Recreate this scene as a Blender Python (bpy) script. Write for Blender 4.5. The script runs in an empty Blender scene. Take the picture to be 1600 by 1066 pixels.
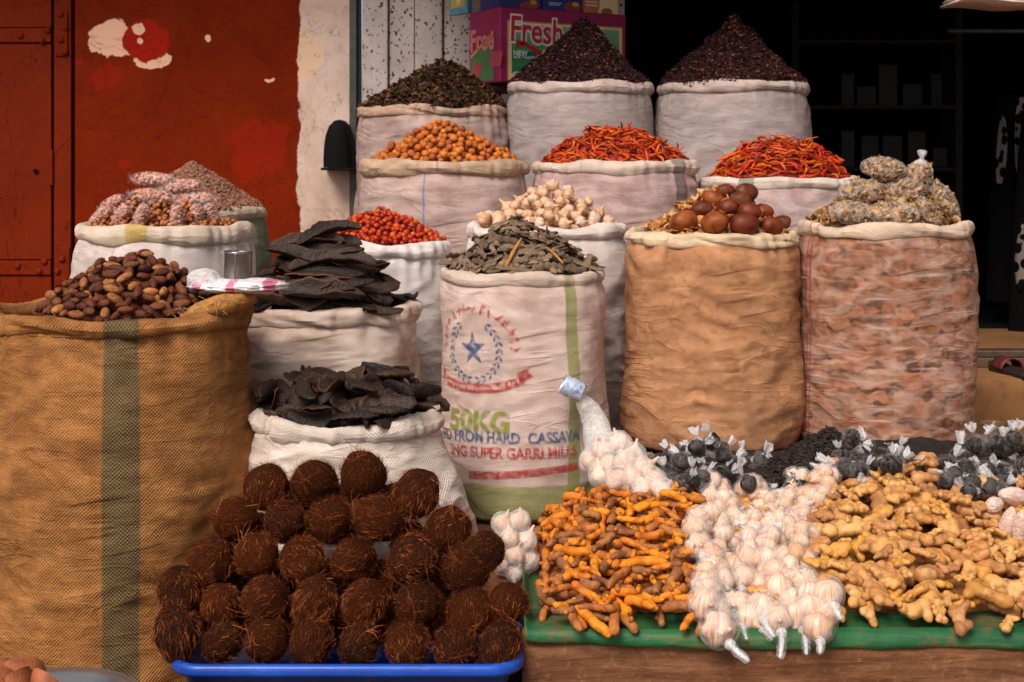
import bpy, bmesh, math, random
import numpy as np
from mathutils import Vector, Matrix, Euler, noise

random.seed(7)
rng = np.random.default_rng(7)
PI = math.pi
SC = bpy.context.scene
COL = SC.collection

# ------------------------------------------------------------------ camera, sky, sun, exposure
EYE = 1.55          # camera height above the street
F = 2160.0          # focal length in photo pixels (photo 1600 x 1066)
HOR = 270.0         # photo row of the horizon
cam = bpy.data.cameras.new('camera')
cam.sensor_width = 36.0
cam.lens = F / 1600 * 36.0
cam.shift_y = -(533 - HOR) / 1600
cam.clip_start = 0.05
cam.clip_end = 400
cam.dof.use_dof = True
cam.dof.focus_distance = 3.6
cam.dof.aperture_fstop = 7.0
camo = bpy.data.objects.new('camera', cam)
camo.location = (0, 0, EYE)
camo.rotation_euler = (PI / 2, 0, 0)
COL.objects.link(camo)
SC.camera = camo

SUN_EL, SUN_AZ = math.radians(46), math.radians(206)   # azimuth clockwise from +y: behind the camera
W = bpy.data.worlds.new('World')
SC.world = W
W.use_nodes = True
wn = W.node_tree
wn.nodes.clear()
sky = wn.nodes.new('ShaderNodeTexSky')
sky.sky_type = 'NISHITA'
sky.sun_disc = False
sky.sun_elevation = SUN_EL
sky.sun_rotation = SUN_AZ
sky.dust_density = 4.0
sky.air_density = 1.0
hs = wn.nodes.new('ShaderNodeHueSaturation')
hs.inputs['Saturation'].default_value = 0.22
bg = wn.nodes.new('ShaderNodeBackground')
bg.inputs['Strength'].default_value = 0.055
wo = wn.nodes.new('ShaderNodeOutputWorld')
wn.links.new(sky.outputs[0], hs.inputs['Color'])
wn.links.new(hs.outputs[0], bg.inputs['Color'])
wn.links.new(bg.outputs[0], wo.inputs['Surface'])

sl = bpy.data.lights.new('sun', 'SUN')
sl.energy = 1.5
sl.angle = math.radians(24)
sl.color = (1.0, 0.90, 0.80)
so = bpy.data.objects.new('sun', sl)
sd = Vector((math.sin(SUN_AZ) * math.cos(SUN_EL), math.cos(SUN_AZ) * math.cos(SUN_EL), math.sin(SUN_EL)))
so.rotation_euler = sd.to_track_quat('Z', 'Y').to_euler()
so.location = sd * 20
COL.objects.link(so)

SC.view_settings.view_transform = 'Standard'
SC.view_settings.look = 'None'
SC.view_settings.gamma = 1.0
SC.view_settings.use_curve_mapping = False
SC.view_settings.exposure = 1.12

# ------------------------------------------------------------------ helpers
def at(px, py, D):
    """photo pixel at distance D (metres along the view axis) -> world point"""
    return Vector(((px - 800) / F * D, D, EYE - (py - HOR) / F * D))
def X(px, D): return (px - 800) / F * D
def Z(py, D): return EYE - (py - HOR) / F * D
def PX(n, D): return n * D / F
def lin(c):
    c = c / 255.0
    return c / 12.92 if c <= 0.04045 else ((c + 0.055) / 1.055) ** 2.4
def C(r, g, b): return (lin(r), lin(g), lin(b), 1.0)
def smooth(a, b, x):
    t = np.clip((x - a) / (b - a), 0, 1)
    return t * t * (3 - 2 * t)

def tag(o, label=None, cat=None, group=None, kind=None):
    if label: o['label'] = label
    if cat: o['category'] = cat
    if group: o['group'] = group
    if kind: o['kind'] = kind
    return o
def empty(name, loc=(0, 0, 0), rot=None):
    o = bpy.data.objects.new(name, None)
    o.empty_display_size = 0.05
    o.location = loc
    if rot: o.rotation_euler = rot
    COL.objects.link(o)
    return o
def obj(name, me, parent=None, mw=None):
    o = bpy.data.objects.new(name, me)
    COL.objects.link(o)
    if parent is not None: o.parent = parent
    if mw is not None: o.matrix_local = mw
    return o

class G:
    """collects geometry for one mesh"""
    def __init__(s): s.v = []; s.f = []; s.uv = None
    def add(s, v, f):
        k = len(s.v)
        s.v += [tuple(p) for p in v]
        s.f += [tuple(i + k for i in q) for q in f]
        return s
    def box(s, x0, x1, y0, y1, z0, z1, M=None, bev=0.0):
        if bev > 0:
            b = min(bev, .45 * (x1 - x0), .45 * (y1 - y0), .45 * (z1 - z0))
            bm = bmesh.new()
            bmesh.ops.create_cube(bm, size=1)
            for v in bm.verts:
                v.co = Vector(((x0 + x1) / 2 + v.co.x * (x1 - x0), (y0 + y1) / 2 + v.co.y * (y1 - y0), (z0 + z1) / 2 + v.co.z * (z1 - z0)))
            bmesh.ops.bevel(bm, geom=bm.edges[:], offset=b, segments=2, affect='EDGES', profile=.5)
            vs = [v.co.copy() for v in bm.verts]
            bm.verts.index_update()
            fs = [[v.index for v in f.verts] for f in bm.faces]
            bm.free()
        else:
            vs = [Vector(p) for p in ((x0, y0, z0), (x1, y0, z0), (x1, y1, z0), (x0, y1, z0), (x0, y0, z1), (x1, y0, z1), (x1, y1, z1), (x0, y1, z1))]
            fs = [(3, 2, 1, 0), (4, 5, 6, 7), (0, 1, 5, 4), (1, 2, 6, 5), (2, 3, 7, 6), (3, 0, 4, 7)]
        if M is not None: vs = [M @ v for v in vs]
        return s.add(vs, fs)
    def tube(s, pts, rad, n=8, cap=True, flat=1.0, up=Vector((0, 0, 1)), fn=None):
        pts = [Vector(p) for p in pts]
        m = len(pts)
        if not hasattr(rad, '__len__'): rad = [rad] * m
        vs = []; fs = []
        for i, p in enumerate(pts):
            t = (pts[min(i + 1, m - 1)] - pts[max(i - 1, 0)])
            t = t.normalized() if t.length > 1e-9 else Vector((1, 0, 0))
            a = t.cross(up)
            if a.length < 1e-3: a = t.cross(Vector((0, 1, 0)))
            a.normalize(); b = a.cross(t).normalized()
            for k in range(n):
                an = 2 * PI * k / n
                r = rad[i] * (fn(i / (m - 1), an) if fn else 1)
                vs.append(p + a * (math.cos(an) * r) + b * (math.sin(an) * r * flat))
        for i in range(m - 1):
            for k in range(n):
                fs.append((i * n + k, i * n + (k + 1) % n, (i + 1) * n + (k + 1) % n, (i + 1) * n + k))
        if cap:
            fs.append(tuple(range(n - 1, -1, -1)))
            fs.append(tuple((m - 1) * n + k for k in range(n)))
        return s.add(vs, fs)
    def ball(s, c, r, nu=12, nv=8, M=None, fn=None):
        """ellipsoid; r is (rx,ry,rz); fn(unit vector) scales the radius"""
        if not hasattr(r, '__len__'): r = (r, r, r)
        c = Vector(c); vs = []; fs = []
        def P(d):
            k = fn(d) if fn else 1
            q = Vector((d.x * r[0] * k, d.y * r[1] * k, d.z * r[2] * k))
            return (M @ q if M is not None else q) + c
        vs.append(P(Vector((0, 0, 1))))
        for j in range(1, nv):
            ph = PI * j / nv
            for i in range(nu):
                th = 2 * PI * i / nu
                vs.append(P(Vector((math.sin(ph) * math.cos(th), math.sin(ph) * math.sin(th), math.cos(ph)))))
        vs.append(P(Vector((0, 0, -1))))
        for i in range(nu):
            fs.append((0, 1 + i, 1 + (i + 1) % nu))
            fs.append((len(vs) - 1, 1 + (nv - 2) * nu + (i + 1) % nu, 1 + (nv - 2) * nu + i))
        for j in range(nv - 2):
            for i in range(nu):
                a = 1 + j * nu
                fs.append((a + i, a + nu + i, a + nu + (i + 1) % nu, a + (i + 1) % nu))
        return s.add(vs, fs)
    def lathe(s, prof, n=24, M=None, fn=None):
        vs = []; fs = []
        m = len(prof)
        for (r, z) in prof:
            for k in range(n):
                an = 2 * PI * k / n
                q = Vector((math.cos(an) * r, math.sin(an) * r, z))
                if fn: q = fn(q, an)
                vs.append(M @ q if M is not None else q)
        for i in range(m - 1):
            for k in range(n):
                fs.append((i * n + k, i * n + (k + 1) % n, (i + 1) * n + (k + 1) % n, (i + 1) * n + k))
        return s.add(vs, fs)
    def mesh(s, name, mat=None, sm=True):
        me = bpy.data.meshes.new(name)
        me.from_pydata([tuple(p) for p in s.v], [], s.f)
        if mat: me.materials.append(mat)
        if sm: me.polygons.foreach_set('use_smooth', [True] * len(me.polygons))
        me.update()
        return me
    def build(s, name, mat, parent=None, sm=False, mw=None):
        return obj(name, s.mesh(name, mat, sm), parent, mw)

def grid_mesh(name, V, mat, uv=None, wrap=False, sm=True, cap=False):
    """V: (nv, nu, 3) array of points -> mesh; wrap closes the u direction"""
    nv, nu = V.shape[:2]
    f = []
    iu = np.arange(nu if wrap else nu - 1)
    for j in range(nv - 1):
        a = j * nu + iu; b = j * nu + (iu + 1) % nu
        f.append(np.stack([a, b, b + nu, a + nu], 1))
    f = np.concatenate(f)
    me = bpy.data.meshes.new(name)
    fl = f.tolist()
    if cap: fl.append(list(range(nu - 1, -1, -1)))
    me.from_pydata(V.reshape(-1, 3).tolist(), [], fl)
    if uv is not None:
        # uv: (nv, nu+1, 2) when wrapped
        lay = me.uv_layers.new(name='UVMap')
        n2 = uv.shape[1]
        out = np.zeros((len(me.loops), 2), dtype=np.float32)
        k = 0
        for j in range(nv - 1):
            u0 = uv[j, iu]; u1 = uv[j, iu + 1]; u2 = uv[j + 1, iu + 1]; u3 = uv[j + 1, iu]
            q = np.stack([u0, u1, u2, u3], 1).reshape(-1, 2)
            out[k:k + len(q)] = q; k += len(q)
        lay.data.foreach_set('uv', out.ravel())
    if mat: me.materials.append(mat)
    if sm: me.polygons.foreach_set('use_smooth', [True] * len(me.polygons))
    me.update()
    return me

def remeshed(g, voxel, smooth_it, name, mat, disp=None):
    """closed union skin round the overlapping shapes of g"""
    me = g.mesh('tmp')
    o = bpy.data.objects.new('tmp', me); COL.objects.link(o)
    m = o.modifiers.new('r', 'REMESH'); m.mode = 'VOXEL'; m.voxel_size = voxel; m.use_smooth_shade = True
    if smooth_it:
        s2 = o.modifiers.new('s', 'SMOOTH'); s2.iterations = smooth_it; s2.factor = .5
    dg = bpy.context.evaluated_depsgraph_get()
    r = bpy.data.meshes.new_from_object(o.evaluated_get(dg))
    bpy.data.objects.remove(o); bpy.data.meshes.remove(me)
    r.name = name
    r.materials.clear(); r.materials.append(mat)
    if disp:
        co = np.zeros(len(r.vertices) * 3, dtype=np.float32); r.vertices.foreach_get('co', co)
        no = np.zeros(len(r.vertices) * 3, dtype=np.float32); r.vertices.foreach_get('normal', no)
        co = co.reshape(-1, 3); no = no.reshape(-1, 3)
        d = np.array([disp(Vector(p)) for p in co], dtype=np.float32)
        r.vertices.foreach_set('co', (co + no * d[:, None]).ravel())
    r.polygons.foreach_set('use_smooth', [True] * len(r.polygons))
    r.update()
    return r

def joined(name, meshes, mats4, mat, sm=False):
    """many copies of small meshes as one mesh (stuff)"""
    cache = []
    for me in meshes:
        v = np.zeros(len(me.vertices) * 3); me.vertices.foreach_get('co', v)
        li = np.zeros(len(me.loops), dtype=np.int32); me.loops.foreach_get('vertex_index', li)
        ls = np.zeros(len(me.polygons), dtype=np.int32); me.polygons.foreach_get('loop_start', ls)
        lt = np.zeros(len(me.polygons), dtype=np.int32); me.polygons.foreach_get('loop_total', lt)
        cache.append((v.reshape(-1, 3), li, ls, lt))
    V = []; L = []; S = []; T = []; nv = nl = 0
    for k, M in mats4:
        v, li, ls, lt = cache[k]
        A = np.array(M)
        V.append(v @ A[:3, :3].T + A[:3, 3]); L.append(li + nv); S.append(ls + nl); T.append(lt)
        nv += len(v); nl += len(li)
    V = np.concatenate(V); L = np.concatenate(L); S = np.concatenate(S); T = np.concatenate(T)
    me = bpy.data.meshes.new(name)
    me.vertices.add(len(V)); me.vertices.foreach_set('co', V.ravel())
    me.loops.add(len(L)); me.loops.foreach_set('vertex_index', L)
    me.polygons.add(len(S)); me.polygons.foreach_set('loop_start', S); me.polygons.foreach_set('loop_total', T)
    me.materials.append(mat)
    me.update(calc_edges=True)
    me.polygons.foreach_set('use_smooth', [sm] * len(S))
    me.validate()
    return me

# ------------------------------------------------------------------ material helpers
class NT:
    def __init__(s, name):
        s.m = bpy.data.materials.new(name); s.m.use_nodes = True
        s.t = s.m.node_tree; s.t.nodes.clear()
        s.out = s.t.nodes.new('ShaderNodeOutputMaterial')
        s._r = None
    def put(s, sock, v):
        if v is None: return
        if hasattr(v, 'is_output'): s.t.links.new(v, sock)
        else:
            if sock.type == 'RGBA' and not hasattr(v, '__len__'): v = (v, v, v, 1)
            if sock.type == 'VECTOR' and not hasattr(v, '__len__'): v = (v, v, v)
            sock.default_value = v
    def node(s, typ, props=None, **ins):
        n = s.t.nodes.new(typ)
        for k, v in (props or {}).items(): setattr(n, k, v)
        for k, v in ins.items():
            key = int(k[1:]) if k[0] == '_' else k.replace('__', ' ')
            s.put(n.inputs[key], v)
        return n
    def math(s, op, a, b=None, c=None, clamp=False):
        n = s.node('ShaderNodeMath', {'operation': op, 'use_clamp': clamp}, _0=a)
        if b is not None: s.put(n.inputs[1], b)
        if c is not None: s.put(n.inputs[2], c)
        return n.outputs[0]
    def mix(s, f, a, b, mode='MIX'):
        n = s.node('ShaderNodeMix', {'data_type': 'RGBA', 'blend_type': mode})
        s.put(n.inputs[0], f); s.put(n.inputs[6], a); s.put(n.inputs[7], b)
        return n.outputs[2]
    def ramp(s, f, stops, interp='LINEAR'):
        n = s.node('ShaderNodeValToRGB', None, Fac=f)
        cr = n.color_ramp; cr.interpolation = interp
        while len(cr.elements) < len(stops): cr.elements.new(0.5)
        for e, (p, c) in zip(cr.elements, stops):
            e.position = p
            e.color = c if hasattr(c, '__len__') else (c, c, c, 1)
        return n.outputs[0]
    def coord(s, kind='Object'): return s.node('ShaderNodeTexCoord').outputs[kind]
    def scale(s, vec, sc, loc=(0, 0, 0), rot=(0, 0, 0)):
        n = s.node('ShaderNodeMapping', None, Vector=vec, Scale=sc, Location=loc, Rotation=rot)
        return n.outputs[0]
    def noise(s, vec, scale, detail=3.0, rough=.55, dist=0.0, dim='3D'):
        n = s.node('ShaderNodeTexNoise', {'noise_dimensions': dim}, Vector=vec, Scale=scale, Detail=detail, Roughness=rough, Distortion=dist)
        return n.outputs[0]
    def vor(s, vec, scale, feature='F1', out=0, rand=1.0):
        n = s.node('ShaderNodeTexVoronoi', {'feature': feature}, Vector=vec, Scale=scale, Randomness=rand)
        return n.outputs[out]
    def step(s, v, a, b):
        n = s.node('ShaderNodeMapRange', {'interpolation_type': 'SMOOTHSTEP'}, Value=v)
        n.inputs[1].default_value = a; n.inputs[2].default_value = b
        return n.outputs[0]
    def rnd(s):
        """random 0..1 per object and per loose piece"""
        if s._r is None:
            a = s.node('ShaderNodeObjectInfo').outputs['Random']
            b = s.node('ShaderNodeNewGeometry').outputs['Random Per Island']
            s._r = s.math('FRACT', s.math('ADD', a, b))
        return s._r
    def rvec(s, vec=None, k=37.0):
        """object coordinates shifted per object so copies differ"""
        v = vec if vec is not None else s.coord()
        r = s.math('MULTIPLY', s.rnd(), k)
        c = s.node('ShaderNodeCombineXYZ', None, X=r, Y=r, Z=r).outputs[0]
        return s.node('ShaderNodeVectorMath', {'operation': 'ADD'}, _0=v, _1=c).outputs[0]
    def bump(s, h, strength=.5, dist=.01, nrm=None):
        n = s.node('ShaderNodeBump', None, Strength=strength, Distance=dist, Height=h)
        if nrm is not None: s.put(n.inputs['Normal'], nrm)
        return n.outputs[0]
    def bsdf(s, col, rough=.6, nrm=None, spec=.4, metal=0.0, sss=0.0, trans=0.0, coat=0.0):
        n = s.node('ShaderNodeBsdfPrincipled')
        s.put(n.inputs['Base Color'], col); s.put(n.inputs['Roughness'], rough)
        s.put(n.inputs['Specular IOR Level'], spec); s.put(n.inputs['Metallic'], metal)
        if nrm is not None: s.put(n.inputs['Normal'], nrm)
        if coat: s.put(n.inputs['Coat Weight'], coat)
        return n.outputs[0]
    def done(s, sh):
        s.t.links.new(sh, s.out.inputs['Surface']); return s.m

def simple(name, col, rough=.6, spec=.4, metal=0.0, var=.25, nscale=30, bump=.2, bdist=.003):
    """one colour with mottling and fine relief"""
    t = NT(name); v = t.rvec()
    n1 = t.noise(v, nscale, 4); n2 = t.noise(v, nscale * 5, 3)
    dark = tuple(c * (1 - var) for c in col[:3]) + (1,); lite = tuple(min(1, c * (1 + var * .6)) for c in col[:3]) + (1,)
    c = t.ramp(n1, [(.3, dark), (.7, lite)])
    return t.done(t.bsdf(c, rough, t.bump(n2, bump, bdist), spec, metal))

def spread(name, cols, rough=.5, spec=.4, nscale=60, mott=.35, bump=.3, bdist=.002, dark=.45, coat=0.0, bscale=3.0):
    """colour picked per piece from a list, mottled inside the piece"""
    t = NT(name); v = t.rvec()
    n1 = t.noise(v, nscale, 4, .6); n2 = t.noise(v, nscale * bscale, 3)
    k = len(cols)
    base = t.ramp(t.rnd(), [((i + .5) / k, c) for i, c in enumerate(cols)])
    c = t.mix(t.math('MULTIPLY', t.step(n1, .42, .68), mott), base, t.mix(1.0, base, (dark, dark * .85, dark * .7, 1), 'MULTIPLY'))
    return t.done(t.bsdf(c, min(1.0, rough + .08), t.bump(n2, bump, bdist), spec * .55, 0.0, coat=coat))

def core_mat(name, cols, scale=60, bump=.8):
    """close-packed pieces too deep to see singly"""
    t = NT(name); v = t.coord()
    vo = t.node('ShaderNodeTexVoronoi', {'feature': 'F1'}, Vector=v, Scale=float(scale))
    k = len(cols)
    c = t.ramp(t.node('ShaderNodeSeparateColor', None, Color=vo.outputs['Color']).outputs[0], [((i + .5) / k, q) for i, q in enumerate(cols)])
    h = t.math('SUBTRACT', 1.0, vo.outputs[0])
    return t.done(t.bsdf(c, .6, t.bump(h, bump, .012), .3))

def film_mat(name, tint=(.92, .9, .9, 1), lo=.08, hi=.6, scale=40, rough=.22):
    """thin crinkled clear plastic"""
    t = NT(name); v = t.rvec()
    w = t.noise(v, scale, 5, .65, 1.5)
    ridge = t.math('SUBTRACT', 1.0, t.math('ABSOLUTE', t.math('MULTIPLY', t.math('SUBTRACT', w, .5), 7.0)), clamp=True)
    b = t.bsdf(tint, rough, t.bump(t.noise(v, scale * 1.6, 3, .5, 1.5), .6, .012), .6)
    tr = t.node('ShaderNodeBsdfTransparent').outputs[0]
    fr = t.node('ShaderNodeLayerWeight', None, Blend=.35).outputs['Facing']
    fac = t.math('ADD', t.math('MULTIPLY', t.math('MULTIPLY', ridge, ridge), (hi - lo) * .6), t.math('ADD', lo, t.math('MULTIPLY', t.math('POWER', fr, 2.0), (hi - lo) * .8)), clamp=True)
    m = t.node('ShaderNodeMixShader', None, _0=fac, _1=tr, _2=b)
    return t.done(m.outputs[0])

def sack_mat(name, base, stain, pitch=.0070, weave=.25, stripes=(), dirt=.4, fine=.5, lines=0.0, inner=None, bottom=None, rimfade=None, rough=.62, hatch=True):
    """woven sack cloth. UV is in metres: u round the sack (0 at its front), v up from its base"""
    t = NT(name)
    uv = t.coord('UV')
    sp = t.node('ShaderNodeSeparateXYZ', None, Vector=uv)
    u, v = sp.outputs[0], sp.outputs[1]
    k = 2 * PI / pitch
    su = t.math('SINE', t.math('MULTIPLY', u, k)); sv = t.math('SINE', t.math('MULTIPLY', v, k))
    wv = t.math('MULTIPLY', su, sv)
    nbig = t.noise(t.scale(uv, (3.0, 4.5, 1)), 1.6, 5, .6, .4)
    nmid = t.noise(t.scale(uv, (5, 22, 1)), 1.8, 5, .62, .6)
    nfine = t.noise(t.scale(uv, (60, 200, 1)), 1.5, 3)
    c = t.mix(t.math('MULTIPLY', t.step(nbig, .42, .72), dirt), base, stain)
    c = t.mix(t.math('MULTIPLY', t.step(nmid, .50, .78), dirt * .5), c, stain)
    if inner:                                   # goods showing through thin weave
        vo = t.node('ShaderNodeTexVoronoi', {'feature': 'F1'}, Vector=t.node('ShaderNodeVectorMath', {'operation': 'ADD'}, _0=t.scale(uv, (1, 1.35, 1)), _1=t.scale(t.node('ShaderNodeTexNoise', None, Vector=uv, Scale=30.0).outputs[1], (.022, .022, .022))).outputs[0], Scale=30.0)
        f2 = t.noise(t.scale(uv, (10, 26, 1)), 1.2, 4, .6, .8)
        cell = t.node('ShaderNodeSeparateColor', None, Color=vo.outputs['Color']).outputs[0]
        ic = t.ramp(t.math('ADD', t.math('MULTIPLY', cell, .7), t.math('MULTIPLY', vo.outputs[0], .4)), [(.15, inner[1]), (.45, inner[2]), (.85, inner[0])])
        c = t.mix(t.math('MULTIPLY', t.step(f2, .30, .62), inner[3]), c, ic)
    for (u0, hw, sc, st) in stripes:
        d = t.math('ABSOLUTE', t.math('SUBTRACT', t.math('ADD', u, t.math('MULTIPLY', t.math('SUBTRACT', nmid, .5), .006)), u0))
        mk = t.math('SUBTRACT', 1.0, t.step(d, hw * .9, hw * 1.1))
        mk = t.math('MULTIPLY', mk, t.math('MULTIPLY', st, t.math('ADD', .72, t.math('MULTIPLY', wv, .42))), clamp=True)
        c = t.mix(mk, c, sc)
    if bottom:                                  # (height, colour, strength) band round the base
        mk = t.math('SUBTRACT', 1.0, t.step(v, bottom[0] - .004, bottom[0] + .004))
        mk = t.math('MULTIPLY', mk, t.math('MULTIPLY', bottom[2], t.math('ADD', .75, t.math('MULTIPLY', wv, .4))), clamp=True)
        c = t.mix(mk, c, bottom[1])
    if lines > .5:
        hl = t.noise(t.scale(uv, (3.5, 60, 1), rot=(0, 0, .03)), 1.0, 3, .6, .3)
        c = t.mix(t.math('MULTIPLY', t.step(hl, .60, .70), .55), c, (.72, .62, .58, 1))  # pale scratch lines and highlights painted into the thin weave's colour
    if lines:                                   # pale warp threads
        lu = t.noise(t.scale(uv, (70, .8, 1)), 1.0, 3, .6)
        c = t.mix(t.math('MULTIPLY', t.step(lu, .58, .80), lines * .5), c, (.85, .80, .78, 1))
    c = t.mix(t.math('MULTIPLY', t.step(nfine, .35, .75), fine * .35), c, t.mix(1.0, c, (.55, .48, .42, 1), 'MULTIPLY'))
    wmod = t.math('ADD', .35, t.math('MULTIPLY', t.step(t.noise(t.scale(uv, (9, 14, 1)), 2.0, 3), .35, .65), .75))
    dk = t.math('SUBTRACT', 1.0, t.math('MULTIPLY', t.math('MULTIPLY', wmod, weave * 1.05), t.math('ADD', .5, t.math('MULTIPLY', wv, .5))))
    cc = t.node('ShaderNodeCombineXYZ', None, X=dk, Y=dk, Z=dk).outputs[0]
    c = t.mix(1.0, c, cc, 'MULTIPLY')
    wr = t.noise(t.scale(uv, (4.5, 12, 1), rot=(0, 0, .2)), 1.0, 3, .5, 1.0)
    wm = t.step(t.noise(uv, 3.0, 2), .38, .62)
    cre = t.math('MULTIPLY', t.math('POWER', t.math('SUBTRACT', 1.0, t.math('ABSOLUTE', t.math('SUBTRACT', t.math('MULTIPLY', wr, 2.0), 1.0))), 9.0), wm)
    c = t.mix(t.math('MULTIPLY', cre, .30), c, t.mix(1.0, c, (.55, .46, .40, 1), 'MULTIPLY'))  # creases darkened in the colour: painted shade along with dirt
    h = t.math('ADD', t.math('ADD', t.math('MULTIPLY', wv, .14), t.math('MULTIPLY', cre, .7)), t.math('ADD', t.math('MULTIPLY', nmid, 1.0), t.math('MULTIPLY', nfine, .25)))
    nrm = t.bump(h, .75, .009)
    return t.done(t.bsdf(c, rough, nrm, .10))

def ink(name, col, hole=.5):
    """worn printing ink on weave"""
    t = NT(name); uv = t.coord('UV')
    sp = t.node('ShaderNodeSeparateXYZ', None, Vector=uv)
    k = 2 * PI / .0062
    w = t.math('MULTIPLY', t.math('SINE', t.math('MULTIPLY', sp.outputs[0], k)), t.math('SINE', t.math('MULTIPLY', sp.outputs[1], k)))
    n = t.noise(uv, 60, 3)
    a = t.step(t.math('ADD', t.math('MULTIPLY', w, .30), n), hole - .14, hole + .10)
    b = t.bsdf(col, .7, None, .2)
    tr = t.node('ShaderNodeBsdfTransparent').outputs[0]
    return t.done(t.node('ShaderNodeMixShader', None, _0=t.math('MULTIPLY', a, .88), _1=tr, _2=b).outputs[0])

# ------------------------------------------------------------------ height field heaps
class HF:
    def __init__(s, x0, x1, y0, y1, res):
        s.x0, s.y0, s.res = x0, y0, res
        s.nx = int((x1 - x0) / res) + 1; s.ny = int((y1 - y0) / res) + 1
        s.xs = x0 + np.arange(s.nx) * res; s.ys = y0 + np.arange(s.ny) * res
        s.X, s.Y = np.meshgrid(s.xs, s.ys)
        s.h = np.full((s.ny, s.nx), -9.0)
    def patch(s, x, y, r):
        i0 = max(int((x - r - s.x0) / s.res), 0); i1 = min(int((x + r - s.x0) / s.res) + 2, s.nx)
        j0 = max(int((y - r - s.y0) / s.res), 0); j1 = min(int((y + r - s.y0) / s.res) + 2, s.ny)
        return i0, i1, j0, j1
    def contact(s, sph):
        z = -9
        for (x, y, oz, r) in sph:
            i0, i1, j0, j1 = s.patch(x, y, r)
            if i1 <= i0 or j1 <= j0: continue
            d2 = r * r - (s.X[j0:j1, i0:i1] - x) ** 2 - (s.Y[j0:j1, i0:i1] - y) ** 2
            m = d2 > 0
            if m.any():
                z = max(z, (s.h[j0:j1, i0:i1][m] + np.sqrt(d2[m])).max() - oz)
        return z
    def stamp(s, sph, z):
        for (x, y, oz, r) in sph:
            i0, i1, j0, j1 = s.patch(x, y, r)
            if i1 <= i0 or j1 <= j0: continue
            d2 = r * r - (s.X[j0:j1, i0:i1] - x) ** 2 - (s.Y[j0:j1, i0:i1] - y) ** 2
            m = d2 > 0
            hh = s.h[j0:j1, i0:i1]
            hh[m] = np.maximum(hh[m], z + oz + np.sqrt(d2[m]))
    def get(s, x, y):
        i = min(max(int(round((x - s.x0) / s.res)), 0), s.nx - 1); j = min(max(int(round((y - s.y0) / s.res)), 0), s.ny - 1)
        return s.h[j, i]
    def hit(s, px, py, d0=2.9, d1=6.5):
        """where the ray through a photo pixel meets the heap"""
        D = d0
        while D < d1:
            x = X(px, D)
            if s.x0 <= x <= s.xs[-1] and s.y0 <= D <= s.ys[-1] and Z(py, D) <= s.get(x, D): return D
            D += .004
        return None

def gauge(Xq, Yq, cx, cy, rx, ry, ox, oy):
    qx = (Xq - cx) / rx; qy = (Yq - cy) / ry
    vx, vy = qx - ox, qy - oy
    a = vx * vx + vy * vy + 1e-9; b = ox * vx + oy * vy; c = ox * ox + oy * oy - 1
    k = (-b + np.sqrt(np.maximum(b * b - a * c, 0))) / a
    return 1 / np.maximum(k, 1e-6)

def grad(Tg, res):
    gy, gx = np.gradient(Tg, res)
    return gx, gy

def orient(nx, ny, nz, yaw, tilt, jit):
    n = Vector((nx * tilt, ny * tilt, nz)).normalized()
    n = (n + Vector((random.gauss(0, jit), random.gauss(0, jit), random.gauss(0, jit)))).normalized()
    d = Vector((math.cos(yaw), math.sin(yaw), 0)); d = (d - n * d.dot(n)).normalized()
    e = n.cross(d)
    return Matrix((d, e, n)).transposed()

def put_thing(proto, M, name, label, cat, group):
    if proto.get('kids'):
        o = empty(name); o.matrix_world = M
        for (cn, me) in proto['kids']:
            obj(cn, me, o)
    else:
        o = obj(name, proto['mesh']); o.matrix_world = M
    return tag(o, label, cat, group)

def pile(hf, T, mask, protos, n, name, label, cat, group, tilt=1.0, jit=.15, yaw=None, scl=(.85, 1.15), sink=.2, over=.01, cand=7, stuff=False, mat=None, flip=False, splits=None):
    gx, gy = grad(T, hf.res)
    jj, ii = np.nonzero(mask)
    out = []; fails = 0; made = 0
    while made < n and fails < 220:
        ks = np.random.default_rng(random.randrange(1 << 30)).integers(0, len(ii), cand)
        de = (T - hf.h)[jj[ks], ii[ks]]
        k = ks[int(np.argmax(de))]
        j, i = jj[k], ii[k]
        x = hf.xs[i] + random.uniform(-.5, .5) * hf.res; y = hf.ys[j] + random.uniform(-.5, .5) * hf.res
        nrm = Vector((-gx[j, i], -gy[j, i], 1)).normalized()
        best = None
        for tr in range(2):
            pi = random.randrange(len(protos)); p = protos[pi]
            s = random.uniform(*scl)
            yw = random.uniform(0, 2 * PI) if yaw is None else yaw()
            R = orient(nrm.x, nrm.y, nrm.z, yw, tilt, jit)
            if flip and random.random() < .5: R = R @ Matrix.Rotation(PI, 3, 'X')
            if flip == 'roll': R = R @ Matrix.Rotation(random.uniform(0, 2 * PI), 3, 'X')
            sph = []
            for (sx, sy, sz, r) in p['sph']:
                q = R @ Vector((sx, sy, sz)) * s
                sph.append((x + q.x, y + q.y, q.z, r * s))
            z = hf.contact(sph)
            if best is None or z < best[0]: best = (z, pi, s, R, sph)
        z, pi, s, R, sph = best
        rm = min(q[3] for q in sph)
        z -= rm * sink
        top = max(q[2] + q[3] for q in sph)
        if z + top > T[j, i] + over + rm * 1.2:
            fails += 1; continue
        fails = 0 if fails < 40 else fails - 1
        hf.stamp(sph, z)
        M = Matrix.Translation((x, y, z)) @ R.to_4x4() @ Matrix.Scale(s, 4)
        out.append((pi, M)); made += 1
    if stuff:
        me = joined(name, [p['mesh'] for p in protos], out, mat, True)
        return [tag(obj(name, me), label, cat, None, 'stuff')]
    return [put_thing(protos[pi], M, name, label, cat, group) for pi, M in out]

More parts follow.
